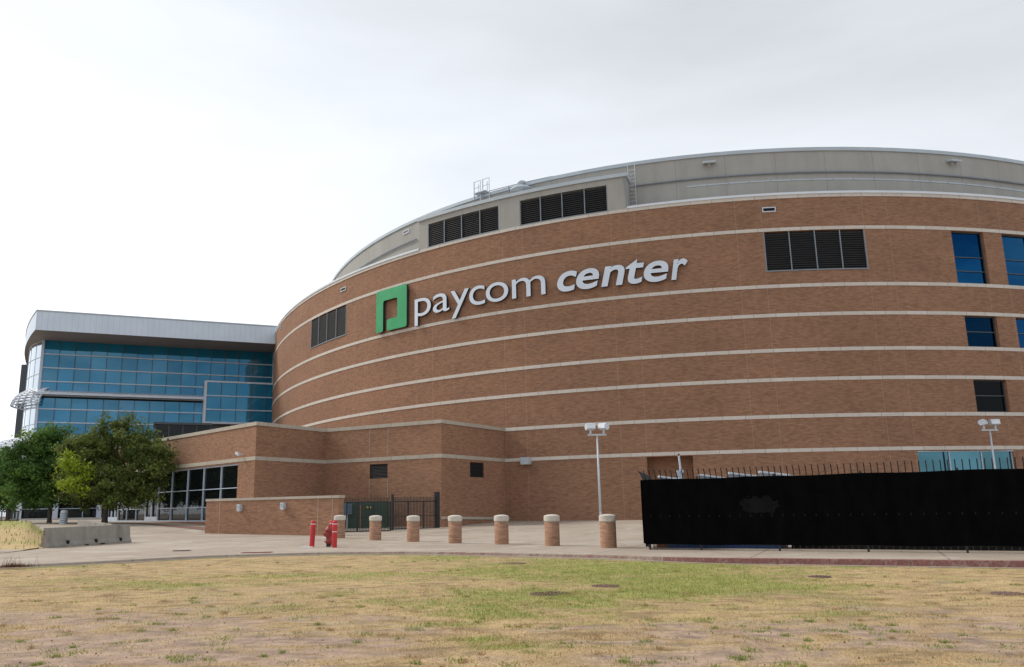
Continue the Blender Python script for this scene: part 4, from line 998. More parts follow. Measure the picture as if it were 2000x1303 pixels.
def wing(c, z, Rw, a0, a1, drop, nrib=9, nsl=9):
    m = MB()
    def Pq(a, t): r = Rw[0]+(Rw[1]-Rw[0])*math.sin(t*1.45); return c+Vector((math.cos(a)*r, math.sin(a)*r, z-drop*(1-math.cos(t*1.45))))
    aa = np.linspace(a0, a1, nrib)
    for a in aa: m.poly([Pq(a, t) for t in np.linspace(0, 1, 7)], .10, 5)
    for t in np.linspace(0.0, 1, nsl):
        for a, b in zip(aa[:-1], aa[1:]):
            p, q = Pq(a, t), Pq(b, t); m.face([p, q, q+Vector((0, 0, .17))-Vector(((q-c).x, (q-c).y, 0)).normalized()*.10, p+Vector((0, 0, .17))-Vector(((p-c).x, (p-c).y, 0)).normalized()*.10])
    m.build('slatted_sunshade', MAT['panel_white'], glassw)
CW = G(SL, 0, 0)+Vector((1.0, 4.5, 0))
wing(CW, 16.25, (3.4, 6.0), math.radians(165), math.radians(268), 2.3, 11, 10); wing(CW, 10.3, (3.6, 8.6), math.radians(165), math.radians(268), 2.1, 11, 10)
# ground storey behind the trees
m = MB(); cs = np.linspace(SL-1.5, 0, 17)
for a, b in zip(cs[:-1], cs[1:]):
    for z0, z1 in ((.95, 2.1), (2.1, 4.6), (4.6, 9.1)): m.face([G(a, z0, -.6), G(b, z0, -.6), G(b, z1, -.6), G(a, z1, -.6)], [(a, z0), (b, z0), (b, z1), (a, z1)], (1, 1, 1))
gf = sub(m.build('ground_glazing', MAT['glass_black'], glassw)); m = MB()
for z in (1.0, 2.1, 4.6, 9.05): m.box(G(SL/2-.7, z, -.55), (-SL+1.6, .1, .09), GD, GN)
for s in cs[::2]: m.box(G(s, 5, -.53), (.08, .1, 8), GD, GN)
m.build('glazing_frame', MAT['mullion'], gf)
for s in (-27.9, -24.2, -19.6, -15): m = MB(); m.box(G(s, 4.9, .25), (.55, .55, 8.3), GD, GN); m.build('pier', MAT['panel_white'], glassw)
m = MB(); m.box(G(SL/2-.5, .93, .4), (-SL+3, 2.6, .16), GD, GN); m.build('entrance_step', MAT['stone'], glassw)
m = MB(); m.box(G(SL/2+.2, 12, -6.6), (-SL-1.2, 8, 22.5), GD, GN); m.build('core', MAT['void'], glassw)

# ------------------------------------------------------------------ LOW SCREEN WALL
a = on_ground(400, 1042); b = on_ground(660, 1046.5)
lw = thing('screen_wall', 'long low brick screen wall with pale coping in front of the annex', 'wall', tuple(a))
m = MB(); d = (b-a).normalized(); d.z = 0; d.normalize(); nW = Vector((d.y, -d.x, 0)); L = (Vector((b.x-a.x, b.y-a.y, 0))).length; A_ = Vector((a.x, a.y, 0)); ZL0, ZL1 = 2.02, 2.06
def Lw_(u, z, o): return A_+d*u+nW*o+Vector((0, 0, z))
for o, r in ((0, 0), (-.4, 1)): m.face([Lw_(0, -.2, o), Lw_(L, -.2, o), Lw_(L, 2.02, o), Lw_(0, 2.02, o)], [(0, 0), (L, 0), (L, 2.22), (0, 2.22)])
for u in (0, L): m.face([Lw_(u, -.2, 0), Lw_(u, -.2, -.4), Lw_(u, 2.02, -.4), Lw_(u, 2.02, 0)], [(0, 0), (.4, 0), (.4, 2.2), (0, 2.2)])
m.face([Lw_(0, 2.02, 0), Lw_(L, 2.02, 0), Lw_(L, 2.02, -.4), Lw_(0, 2.02, -.4)]); m.build('brick_wall', MAT['brick_post'] if False else MAT['brick'], lw); m = MB()
m.box(Lw_(L/2, 2.10, -.2), (L+.08, .48, .14), d, nW); m.build('stone_coping', MAT['coping'], lw)
for u in (1.25, L-1.5, L-.45): m = MB(); m.box(Lw_(u, 1.0, .001), (.03, .012, 2.02), d, nW); m.build('wall_joint', MAT['coping'], lw)
def wall_light(px, py, lab, sc_=1.0):
    u = ((ray(px, py).y*A_.x-ray(px, py).x*A_.y)/(ray(px, py).x*d.y-ray(px, py).y*d.x)); c = Lw_(u, 0, 0); r = ray(px, py); z = EYE+r.z*c.y/r.y
    m = MB(); m.box(c+nW*.12+Vector((0, 0, z)), (.26, .22, .36), d, nW); t = thing('wall_light', lab, 'wall light', tuple(c+Vector((0, 0, z))), group='wall lights on the low brick wall'); m.build('housing', MAT['galv'], t)
    m = MB(); m.box(c+nW*.12+Vector((0, 0, z-.2)), (.2, .16, .05), d, nW); m.build('lens', MAT['white_tape'], t); m = MB(); m.box(c+nW*.235+Vector((0, 0, z+.07)), (.18, .012, .02), d, nW); m.box(c+nW*.235+Vector((0, 0, z-.02)), (.18, .012, .02), d, nW); m.build('grille', MAT['mullion_grey'], t)
wall_light(471, 991, 'small grey wall light nearer the left end of the low brick wall'); wall_light(556, 988, 'small grey wall light at the middle of the low brick wall, nearer the red bollards')
# flood box on the arena wall and camera on the annex
s = -8.68; n = WN(s); t_ = Vector((-n.y, n.x, 0)); c = W(s, 4.78, 0); o = thing('wall_floodlight', 'square grey floodlight box fixed on the stone band of the arena wall', 'floodlight', tuple(c))
m = MB(); m.box(c+n*.27, (.68, .5, .5), t_, n); m.build('housing', MAT['galv'], o); m = MB(); m.box(c+n*.27+Vector((0, 0, -.265)), (.56, .4, .03), t_, n); m.build('lens', MAT['white_tape'], o)
r = ray(475, 888); u = u_on(475, C1, CA, 888); c = C1+dA*u; z = EYE+r.z*c.y/r.y; c = Vector((c.x, c.y, z)); o = thing('security_camera', 'small white security camera above the entrance windows', 'camera', tuple(c))
nAo = nA; m = MB(); m.tube(c, c+nAo*.35, .04); m.build('bracket', MAT['panel_white'], o); m = MB(); m.box(c+nAo*.38+Vector((0, 0, .05))-dAx*.1, (.45, .15, .16), (dAx*-1+Vector((0, 0, .35))).normalized(), nAo, Vector((0, 0, 1))); m.build('body', MAT['panel_white'], o)

# ------------------------------------------------------------------ GATES
def gate(p, q, z0, z1, lab, nb, divs, posts, label_cat='gate'):
    p = Vector((p.x, p.y, 0)); q = Vector((q.x, q.y, 0)); L = (q-p).length; d = (q-p)/L; n = Vector((d.y, -d.x, 0)); g = thing('gate', lab, 'gate', (p.x, p.y, z0))
    m = MB(); zr = z1-.28
    for z in (z0+.05, zr, z0+(zr-z0)*.48): m.box(p+d*L/2+Vector((0, 0, z)), (L, .05, .06 if z != z0+(zr-z0)*.48 else .03), d, n)
    for k in divs: m.box(p+d*L*k+Vector((0, 0, (z0+zr)/2)), (.08, .06, zr-z0+.06), d, n)
    m.build('gate_frame', MAT['dark_metal'], g)
    for k in range(1, nb):
        m = MB(); m.box(p+d*L*k/nb+Vector((0, 0, (z0+z1)/2)), (.03, .03, z1-z0), d, n); m.build('bar', MAT['dark_metal'], g)
    for k, w, h in posts: m = MB(); m.box(p+d*(L*k)+Vector((0, 0, (z0+h)/2-.03)), (w, w, h-z0+.1), d, n); m.build('post', MAT['dark_metal'], g)
    return g
g0 = at_y(664, 1038, 51.5); g1 = at_y(762, 1036, 52.5); gate(g0, g1, .07, 2.12, 'black metal gate leaf standing before the green cabinet', 34, (0.0, .335, .665, 1.0), ((-.015, .12, 2.2),))
g2 = at_y(766, 1035, 53.2); g3 = at_y(852, 1030, 55.8); gate(g2, g3, .13, 2.15, 'black metal gate leaf standing before plain brick wall, beside the thick post', 30, (0.0, .36, .70, 1.0), ((0.0, .12, 2.3), (1.02, .26, 2.45)))
# transformer and cabinets behind
c = at_y(717, 1030, 57.2); o = thing('transformer_cabinet', 'large green ribbed utility cabinet behind the black gate', 'cabinet', (c.x, c.y, .1)); m = MB()
m.box((c.x, c.y, 1.05), (2.75, 1.2, 1.75)); 
for k in range(15): m.box((c.x-1.28+k*.183, c.y-.62, 1.0), (.045, .05, 1.5))
m.build('body', MAT['green_steel'], o); m = MB(); m.box((c.x, c.y, .1), (3.0, 1.5, .2)); m.build('base', MAT['cap'], o); m = MB(); m.box((c.x+.1, c.y-.66, 1.55), (.12, .02, .12)); m.box((c.x+.3, c.y-.66, 1.55), (.10, .02, .12)); m.build('warning_sticker', MAT['yellow'], o)
m = MB(); m.box((c.x-.35, c.y-.66, .95), (.06, .03, 1.5)); m.build('post', MAT['orange'], o)
c = at_y(673, 990, 56.4); o = thing('electrical_panel', 'blue grey electrical panel boxes beside the green cabinet behind the gate', 'electrical panel', (c.x, c.y, .2)); m = MB()
for k in range(3): m.box((c.x-.33+k*.34, c.y, 1.45), (.30, .25, .95 if k < 2 else .7))
m.build('box', MAT['panel_blue'], o); m = MB(); m.tube((c.x-.2, c.y, .1), (c.x-.2, c.y, 1.1), .05); m.tube((c.x+.2, c.y, .1), (c.x+.2, c.y, 1.1), .05); m.build('conduit', MAT['galv'], o)

# ------------------------------------------------------------------ BRICK BOLLARDS
bl = [((663, 1052), 'brick post with pale domed cap farthest left, right behind the red bollards'), ((733, 1056), 'brick post with pale cap in front of the left gate leaf'), ((807, 1059), 'brick post with pale cap in front of the right gate leaf'),
 ((889, 1062), 'brick post with pale cap just right of the gate'), ((980, 1064), 'brick post with pale cap below the inner corner of annex and arena'), ((1079, 1067), 'brick post with pale cap in open pavement left of the lamp pole'), ((1189, 1071), 'nearest brick post with pale cap in front of the lamp pole base')]
first = None
for (px, py), lab in bl:
    p = on_ground(px, py-1)
    if first is None:
        first = o = thing('brick_bollard', lab, 'bollard', (p.x, p.y, p.z), 0, 'brick bollards across the plaza', True)
        m = MB(); m.lathe([(.272, -.1), (.272, .84)], n=28); m.build('brick_shaft', MAT['brick_post'], o, True)
        m = MB(); m.lathe([(.262, .83), (.262, .868), (.268, .872)], n=28); m.build('joint_ring', MAT['coping'], o, True)
        m = MB(); m.lathe([(.262, .870), (.285, .873), (.289, .885), (.289, 1.05), (.28, 1.064), (.2, 1.094), (.1, 1.110), (.01, 1.114)], n=28); m.build('stone_cap', MAT['cap'], o, False)
    else:
        o = copy_tree(first); o.location = (p.x, p.y, p.z); o['label'] = lab; o.rotation_euler = (0, 0, random.uniform(0, 6))
for ob in list(COL.objects):
    if ob.name.startswith('brick_shaft'): pass
# ------------------------------------------------------------------ RED BOLLARDS
first = None
for (px, py), lab, lean in (((609, 1068.5), 'red steel bollard standing alone left of the hydrant, slightly leaning', .035), ((648, 1065.5), 'red steel bollard behind the hydrant, mostly hidden', 0), ((653, 1069.5), 'red steel bollard in front right of the hydrant with two white bands', .004)):
    p = on_ground(px, py)
    if first is None:
        first = o = thing('steel_bollard', lab, 'bollard', tuple(p), 0, 'red bollards guarding the hydrant', True)
        m = MB(); m.lathe([(.098, -.1), (.098, .93), (.09, .965), (.065, .99), (.02, 1.0)], n=20); m.build('sleeve', MAT['red'], o, True)
        m = MB(); m.lathe([(.1005, .855), (.1005, .880)], n=20); m.build('white_band', MAT['white_tape'], o)
    else: o = copy_tree(first); o.location = tuple(p); o['label'] = lab
    o.rotation_euler = (0, lean, 0)
    if px != 609:
        m = MB(); m.lathe([(.1005, .57), (.1005, .595)], n=20); m.build('white_band', MAT['white_tape'], o)
# hydrant
p = on_ground(641.5, 1068); hy = thing('fire_hydrant', 'weathered red fire hydrant between the red bollards', 'hydrant', tuple(p), -.1, local=True)
m = MB(); m.lathe([(.115, .12), (.115, .17), (.105, .19), (.10, .5), (.12, .56), (.135, .58), (.135, .60), (.125, .62), (.11, .64)], n=20); m.build('barrel', MAT['hydrant_red'], hy, True)
m = MB(); m.lathe([(.15, .60), (.155, .62), (.15, .65), (.12, .69), (.09, .74), (.05, .77), (.045, .78), (.035, .80), (.035, .84)], n=20); m.build('bonnet', MAT['hydrant_red'], hy, True)
m = MB(); m.lathe([(.17, .17), (.17, .215), (.11, .225)], n=20); m.build('flange', MAT['hydrant_red'], hy)
m = MB(); m.lathe([(.09, -.05), (.09, .175)], n=16); m.build('base_pipe', MAT['dark_metal'], hy)
for a in (math.pi, 0, -math.pi/2-.25):
    dv = Vector((math.cos(a), math.sin(a), 0)); r = .055 if a in (math.pi, 0) else .075; m = MB(); m.tube(dv*.08+Vector((0, 0, .46)), dv*.165+Vector((0, 0, .46)), r, n=12); m.tube(dv*.165+Vector((0, 0, .46)), dv*.185+Vector((0, 0, .46)), r*1.2, n=12); m.tube(dv*.185+Vector((0, 0, .46)), dv*.215+Vector((0, 0, .46)), .02, n=6); m.build('outlet_cap', MAT['hydrant_red'], hy)
p = on_ground(600, 1069.5); o = thing('valve_cover', 'white square valve cover with wire loop at the foot of the lone red bollard', 'cover', tuple(p), local=True); m = MB(); m.box((0, 0, .012), (.42, .5, .025)); m.build('plate', MAT['white_tape'], o); m = MB(); m.poly([(-.2, 0, .02), (-.22, 0, .13), (-.18, 0, .17), (-.14, .02, .13)], .008); m.build('wire_loop', MAT['galv'], o)

# ------------------------------------------------------------------ FLOODLIGHT POLES
def pole(px, py, zb, zt_, Y, lab, flip, rz):
    d = ray(px, py); p = at_y(px, py, Y); p.z = float(gh(p.x, p.y)); o = thing('floodlight_pole', lab, 'lamp post', tuple(p), rz, 'twin floodlight poles', True)
    H = zt_-p.z; m = MB(); m.tube((0, 0, 0), (0, 0, H-.15), .085, .05, 12); m.build('pole', MAT['galv'], o, True); m = MB(); m.box((0, 0, .02), (.34, .34, .04)); m.box((.0, -.09, .65), (.12, .05, .2)); m.build('base_plate', MAT['galv'], o)
    m = MB(); m.tube((0, 0, H-.2), (0, 0, H), .035, n=8); m.box((0, 0, H+.03), (1.15, .09, .09)); m.build('crossbar', MAT['galv'], o)
    for sg in (-1, 1):
        m = MB(); x = sg*.41; m.box((x, 0, H+.22), (.11, .09, .32)); br = sub(m.build('bracket', MAT['galv'], o))
        yaw = (.25 if sg*flip < 0 else -.75)*flip; yv = Vector((math.cos(yaw), math.sin(yaw), 0)); fv = Vector((-math.sin(yaw), math.cos(yaw), 0))
        up_ = Vector((0, 0, 1)); c = Vector((x, 0, H+.52)); m = MB()
        tl = .45 if sg*flip > 0 else .12   # rounded box head, tilted
        zz = (up_+yv*0+fv*.25).normalized(); ff = (fv-up_*.25).normalized()
        prof_ = [(-.22, -.17), (.16, -.17), (.25, -.02), (.22, .14), (.10, .20), (-.14, .20), (-.22, .10)]
        ring = lambda sd: [c+yv*sd*.27+ff*a_+zz*b_ for a_, b_ in prof_]
        A, B = ring(-1), ring(1); nP = len(A)
        m.face(A); m.face(list(reversed(B)))
        for k in range(nP): m.face([A[k], B[k], B[(k+1) % nP], A[(k+1) % nP]])
        hd = m.build('lamp_head', MAT['panel_white'], o); m = MB()
        q = [c+yv*sx*.23+ff*(-.225)+zz*sz for sx, sz in ((-1, -.14), (1, -.14), (1, .07), (-1, .07))]; m.face(q); m.build('lamp_glass', MAT['white_tape'], hd)
    return o
pole(1173.5, 1022, 0, 5.70, 52, 'white twin headed floodlight pole rising behind the rightmost brick bollard', 1, 0)
pole(1957, 1012, 0, 5.85, 55, 'white twin headed floodlight pole rising behind the black screened fence', -1, .12)

# ------------------------------------------------------------------ SCREENED FENCE
fa = at_z(1262, 1073, 0); fb = Vector((14.6, 22.1, 0)); fe = fa+(fb-fa)*1.12; d = (fe-fa).normalized(); n = Vector((d.y, -d.x, 0)); L = (fe-fa).length
fence = thing('screened_fence', 'long black picket fence wrapped in black privacy mesh with outward curved spikes', 'fence', tuple(fa))
side_d = (at_y(1285, 1020, 34)-Vector((fa.x, fa.y, 0))); side_d.z = 0; side_d.normalize()
nS = Vector((-side_d.y, side_d.x, 0))
def strip(p, d, n, L, name):
    m = MB(); nu = int(L/.25); zz = [.16, .5, .9, 1.02, 1.5, 1.9, 2.17]
    f = lambda u, z: p+d*u+n*(.065+.012*math.sin(u*3.1+z*2)*math.sin(u*1.3)+.008*math.sin(u*9+z))+Vector((0, 0, z+(.012*math.sin(u*2.2) if z in (.16, 2.17) else 0)))
    for k in range(nu):
        a, b = L*k/nu, L*(k+1)/nu
        for z0, z1 in zip(zz[:-1], zz[1:]): m.face([f(a, z0), f(b, z0), f(b, z1), f(a, z1)], [(a, z0), (b, z0), (b, z1), (a, z1)])
    return m.build(name, MAT['fabric'], fence, True)
strip(fa, d, n, L, 'privacy_mesh'); strip(fa, side_d, nS, 5.2, 'privacy_mesh')
def pickets(p, d, n, L, cnt, skip0=False):
    for k in range(cnt):
        q = p+d*(L*(k+.5)/cnt); m = MB()
        pts_ = [q+Vector((0, 0, .06)), q+Vector((0, 0, 2.17)), q+n*.012+Vector((0, 0, 2.24)), q+n*.05+Vector((0, 0, 2.35)), q+n*.12+Vector((0, 0, 2.45)), q+n*.145+Vector((0, 0, 2.47))]
        for a, b in zip(pts_[:-2], pts_[1:-1]): m.tube(a, b, .016, n=5)
        m.tube(pts_[-2], pts_[-1]+n*.01, .017, .006, 5); m.build('picket', MAT['dark_metal'], fence)
pickets(fa, d, n, L, 70); pickets(fa, side_d, nS, 5.2, 26)
for k, px in enumerate((1270, 1370, 1523, 1696, 1889, 2060)):
    u = (fa.y*ray(px, 1070).x-fa.x*ray(px, 1070).y)/-(ray(px, 1070).x*d.y-ray(px, 1070).y*d.x) if False else ((ray(px, 1070).y*fa.x-ray(px, 1070).x*fa.y)/(ray(px, 1070).x*d.y-ray(px, 1070).y*d.x))
    if u > L: continue
    m = MB(); m.box(fa+d*max(u, .03)-n*.0+Vector((0, 0, 1.11)), (.055, .055, 2.26), d, n); m.build('post', MAT['dark_metal'], fence)
for p_, d_, n_, L_ in ((fa, d, n, L), (fa, side_d, nS, 5.2)):
    for z in (2.12, 1.02, .17): m = MB(); m.box(p_+d_*L_/2-n_*.03+Vector((0, 0, z)), (L_, .03, .035), d_, n_); m.build('rail', MAT['dark_metal'], fence)
# gear behind the fence
def sloped_cover(px0, py0, px1, py1, Y, lab):
    a = at_y(px0, py0, Y); b = at_y(px1, py1, Y+1.2); o = thing('storage_container', lab, 'container', (a.x, a.y, float(gh(a.x, a.y))), group='grey containers behind the fence')
    dd = Vector((b.x-a.x, b.y-a.y, 0)); bkv = Vector((.9, 1.2, 0)); g_ = Vector((0, 0, 1)); q = [Vector((a.x, a.y, .02)), Vector((b.x, b.y, .02)), b, a]; q2 = [v+bkv for v in q]; m = MB()
    m.face(q); m.face(list(reversed(q2))); m.face([q[3], q[2], q2[2], q2[3]]); m.face([q[0], q[3], q2[3], q2[0]]); m.face([q[1], q2[1], q2[2], q[2]]); m.build('body', MAT['mullion_grey'], o)
    m = MB(); m.tube(a-bkv*.02, b-bkv*.02, .045, n=6); m.build('top_rim', MAT['galv'], o)
for k, (x0, y0, x1, y1) in enumerate(((1287, 931, 1333, 938), (1366, 928, 1419, 935), (1423, 924.5, 1480, 931), (1483, 922, 1541, 928.5))):
    sloped_cover(x0, y0, x1, y1, 30.5, 'grey container %s, sloping top showing above the mesh' % ('nearest the fence corner', 'second from the fence corner', 'third from the fence corner', 'farthest from the fence corner')[k])
def container(px0, Y0, Ldir, Ln, h, w, mat, name, lab, cat, grp=None, inset=True):
    p = at_y(px0, 1000, Y0); p.z = float(gh(p.x, p.y)); dd = Vector(Ldir).normalized(); nn = Vector((-dd.y, dd.x, 0)); o = thing(name, lab, cat, (p.x, p.y, p.z), group=grp)
    c = p+dd*Ln/2+nn*w/2; m = MB(); m.box(c+Vector((0, 0, h/2)), (Ln, w, h), dd, nn); m.build('body', MAT[mat], o)
    m = MB(); m.box(c+Vector((0, 0, h+.02)), (Ln+.06, w+.06, .06), dd, nn); m.build('lid', MAT[mat], o); return o
container(1300, 28.3, (.87, -.49, 0), 3.6, 1.2, 1.0, 'blue', 'plastic_bin', 'long blue bin glimpsed in the gap below the black fence mesh', 'bin')
container(1279, 28.6, (.87, -.49, 0), .45, .7, .4, 'orange', 'barrel_crate', 'orange brown crate glimpsed below the mesh at the fence corner', 'crate')
p_ = at_y(1540, 1000, 26.3); container(1540, 26.6, (.87, -.49, 0), 7.5, 1.0, 1.2, 'void', 'equipment_case', 'long black case glimpsed in the gap below the right part of the fence', 'case')
p = at_y(1333, 990, 30); o = thing('camera_mast', 'thin white mast with small camera boxes above the fence mesh near its corner', 'mast', (p.x, p.y, 0.0)); zt_ = EYE+ray(1333, 890).z/ray(1333, 890).y*30
m = MB(); m.tube((p.x+.03, p.y, 0), (p.x+.02, p.y, zt_-.5), .05, n=10); m.tube((p.x+.02, p.y, zt_-.6), (p.x-.02, p.y, zt_), .035, n=8); m.build('pole', MAT['panel_white'], o); m = MB(); m.tube((p.x-.02, p.y, zt_), (p.x-.02, p.y, zt_+.07), .03, n=8); m.build('antenna_tip', MAT['dark_metal'], o)
m = MB(); m.box((p.x-.09, p.y-.05, zt_-.62), (.1, .14, .2)); m.box((p.x-.02, p.y-.08, zt_-.8), (.16, .12, .14)); m.box((p.x+.07, p.y-.03, zt_-.55), (.06, .1, .1)); m.build('camera_box', MAT['galv'], o)

# ------------------------------------------------------------------ CONCRETE BARRIERS
def barrier(a, b, lab, h=.81):
    a = Vector((a.x, a.y, 0)); b = Vector((b.x, b.y, 0)); L = (b-a).length; d = (b-a)/L; n = Vector((d.y, -d.x, 0)); za, zb2 = float(gh(a.x, a.y)), float(gh(b.x, b.y))
    o = thing('concrete_barrier', lab, 'barrier', (a.x, a.y, za), group='concrete road barriers')
    prof_ = [(.24, -.02), (.24, .07), (.15, .24), (.085, h-.02), (.07, h), (-.07, h), (-.085, h-.02), (-.15, .24), (-.24, .07), (-.24, -.02)]
    m = MB(); nu = 40
    slots = [(.41, .47), (.60, .66)]
    def pt(u, k):
        x, z = prof_[k]; f = u/L; zz = za+(zb2-za)*f+z
        if k in (0, 9, 1, 8) and any(s0 < f < s1 for s0, s1 in slots): zz += .07 if k in (0, 9) else .02
        x += (random.uniform(-.004, .004) if 0 < u < L else 0)
        return a+d*u+n*x+Vector((0, 0, zz))
    us = [L*k/nu for k in range(nu+1)]; R_ = [[pt(u, k) for k in range(10)] for u in us]
    for i in range(nu):
        for k in range(9): m.face([R_[i][k], R_[i+1][k], R_[i+1][k+1], R_[i][k+1]])
    m.face(list(reversed(R_[0]))); m.face(R_[-1]); m.build('body', MAT['barrier'], o)
    m = MB()
    for f in (.22, .55, .86): m.box(a+d*L*f+n*.20+Vector((0, 0, za+.2)), (.10, .10, .14), d, n)
    m.build('lifting_pocket', MAT['void'], o); m = MB()
    for z in (.55, .66): m.tube(a-d*.09+Vector((0, 0, za+z)), a+d*.02+Vector((0, 0, za+z)), .02)
    m.build('joining_loop', MAT['grate'], o); return o
bA = at_z(75, 1073, .0)+Vector((.05, .3, 0)); bB = at_z(243, 1063, .0)+Vector((0, .3, 0)); barrier(bA, bB, 'near concrete road barrier facing the camera at the edge of the dry mound')
c1 = at_y(156, 1017, 47.0); c2 = at_y(221, 1025, 40.2); barrier(c1, c2, 'farther concrete road barrier running back behind the near one')

# ------------------------------------------------------------------ FLAT COVERS
def disc(name, px, py, r, mat, lab, cat, z=None, grp=None, bars=6, lift=.0):
    p = at_z(px, py, -.12 if z is None else z); p.z = (float(lawn_z(np.array(p.x), np.array(p.y)))+lift) if z is None else float(gh(p.x, p.y))+lift
    o = thing(name, lab, cat, tuple(p), random.uniform(0, 3), grp, True); m = MB(); m.lathe([(r, -.05), (r, .0), (r*.93, .012), (r*.9, .004)], n=24); m.build('cover', MAT[mat], o); m = MB()
    for k in range(bars): 
        y = -r*.7+k*r*1.4/(bars-1); w = math.sqrt(max(r*r*.8-y*y, .01)); m.box((0, y, .010), (2*w, .03, .016))
    m.build('grate_bars', MAT[mat], o); return o
disc('manhole_cover', 1003, 1103, .34, 'grate', 'dark round manhole cover in the grass nearest the kerb', 'manhole'); disc('drain_grate', 1075, 1163, .37, 'grate', 'larger rusty round drain grate in the middle of the green patch', 'drain'); disc('drain_grate', 1182, 1147, .27, 'grate', 'smaller rusty round drain grate right of the larger one', 'drain')
disc('manhole_cover', 1600, 1125, .24, 'grate', 'dark sunken cover in dry grass below the fence', 'manhole'); disc('manhole_cover', 1968, 1157, .26, 'grate', 'dark sunken cover in dry grass at the right edge', 'manhole')
p = at_z(355, 1076, .0); o = thing('storm_drain', 'narrow dark drain slot set in the pavement left of the ramp strip', 'drain', (p.x, p.y, float(gh(p.x, p.y)))); m = MB(); m.box((p.x, p.y, p.z+.006), (.62, .26, .012)); m.build('frame', MAT['grate'], o); m = MB()
for k in range(6): m.box((p.x-.25+k*.1, p.y, p.z+.016), (.03, .22, .012))
m.build('grate_bars', MAT['dark_metal'], o)
p0 = at_z(468, 1080.5, 0); p1 = at_z(528, 1079.5, 0); dd = (p1-p0).normalized(); nn = Vector((-dd.y, dd.x, 0)); m = MB(); Ls = (p1-p0).length
for k in range(15):
    m.box(p0+dd*Ls*(k+.5)/15+nn*.28+Vector((0, 0, .006)), (Ls/15*.5, .5, .012), dd, nn)
tag(m.build('tactile_strip', MAT['dome']), 'red tactile strip of raised bars where the kerb ramp meets the kerb', 'tactile strip')
# reddish weed at left kerb
p = at_z(28, 1106, 0); n_ = 500; P = np.stack([p.x+rng.normal(0, .22, n_), p.y+rng.normal(0, .10, n_), np.full(n_, -.02)], 1)
blades('kerb_weed', P, rng.uniform(.02, .14, n_)+(rng.uniform(0, 1, n_) > .96)*.25, np.array([.12, .055, .035])*rng.uniform(.6, 1.5, (n_, 1)), 'reddish dead weeds growing from the kerb crack at far left', .006, .9)

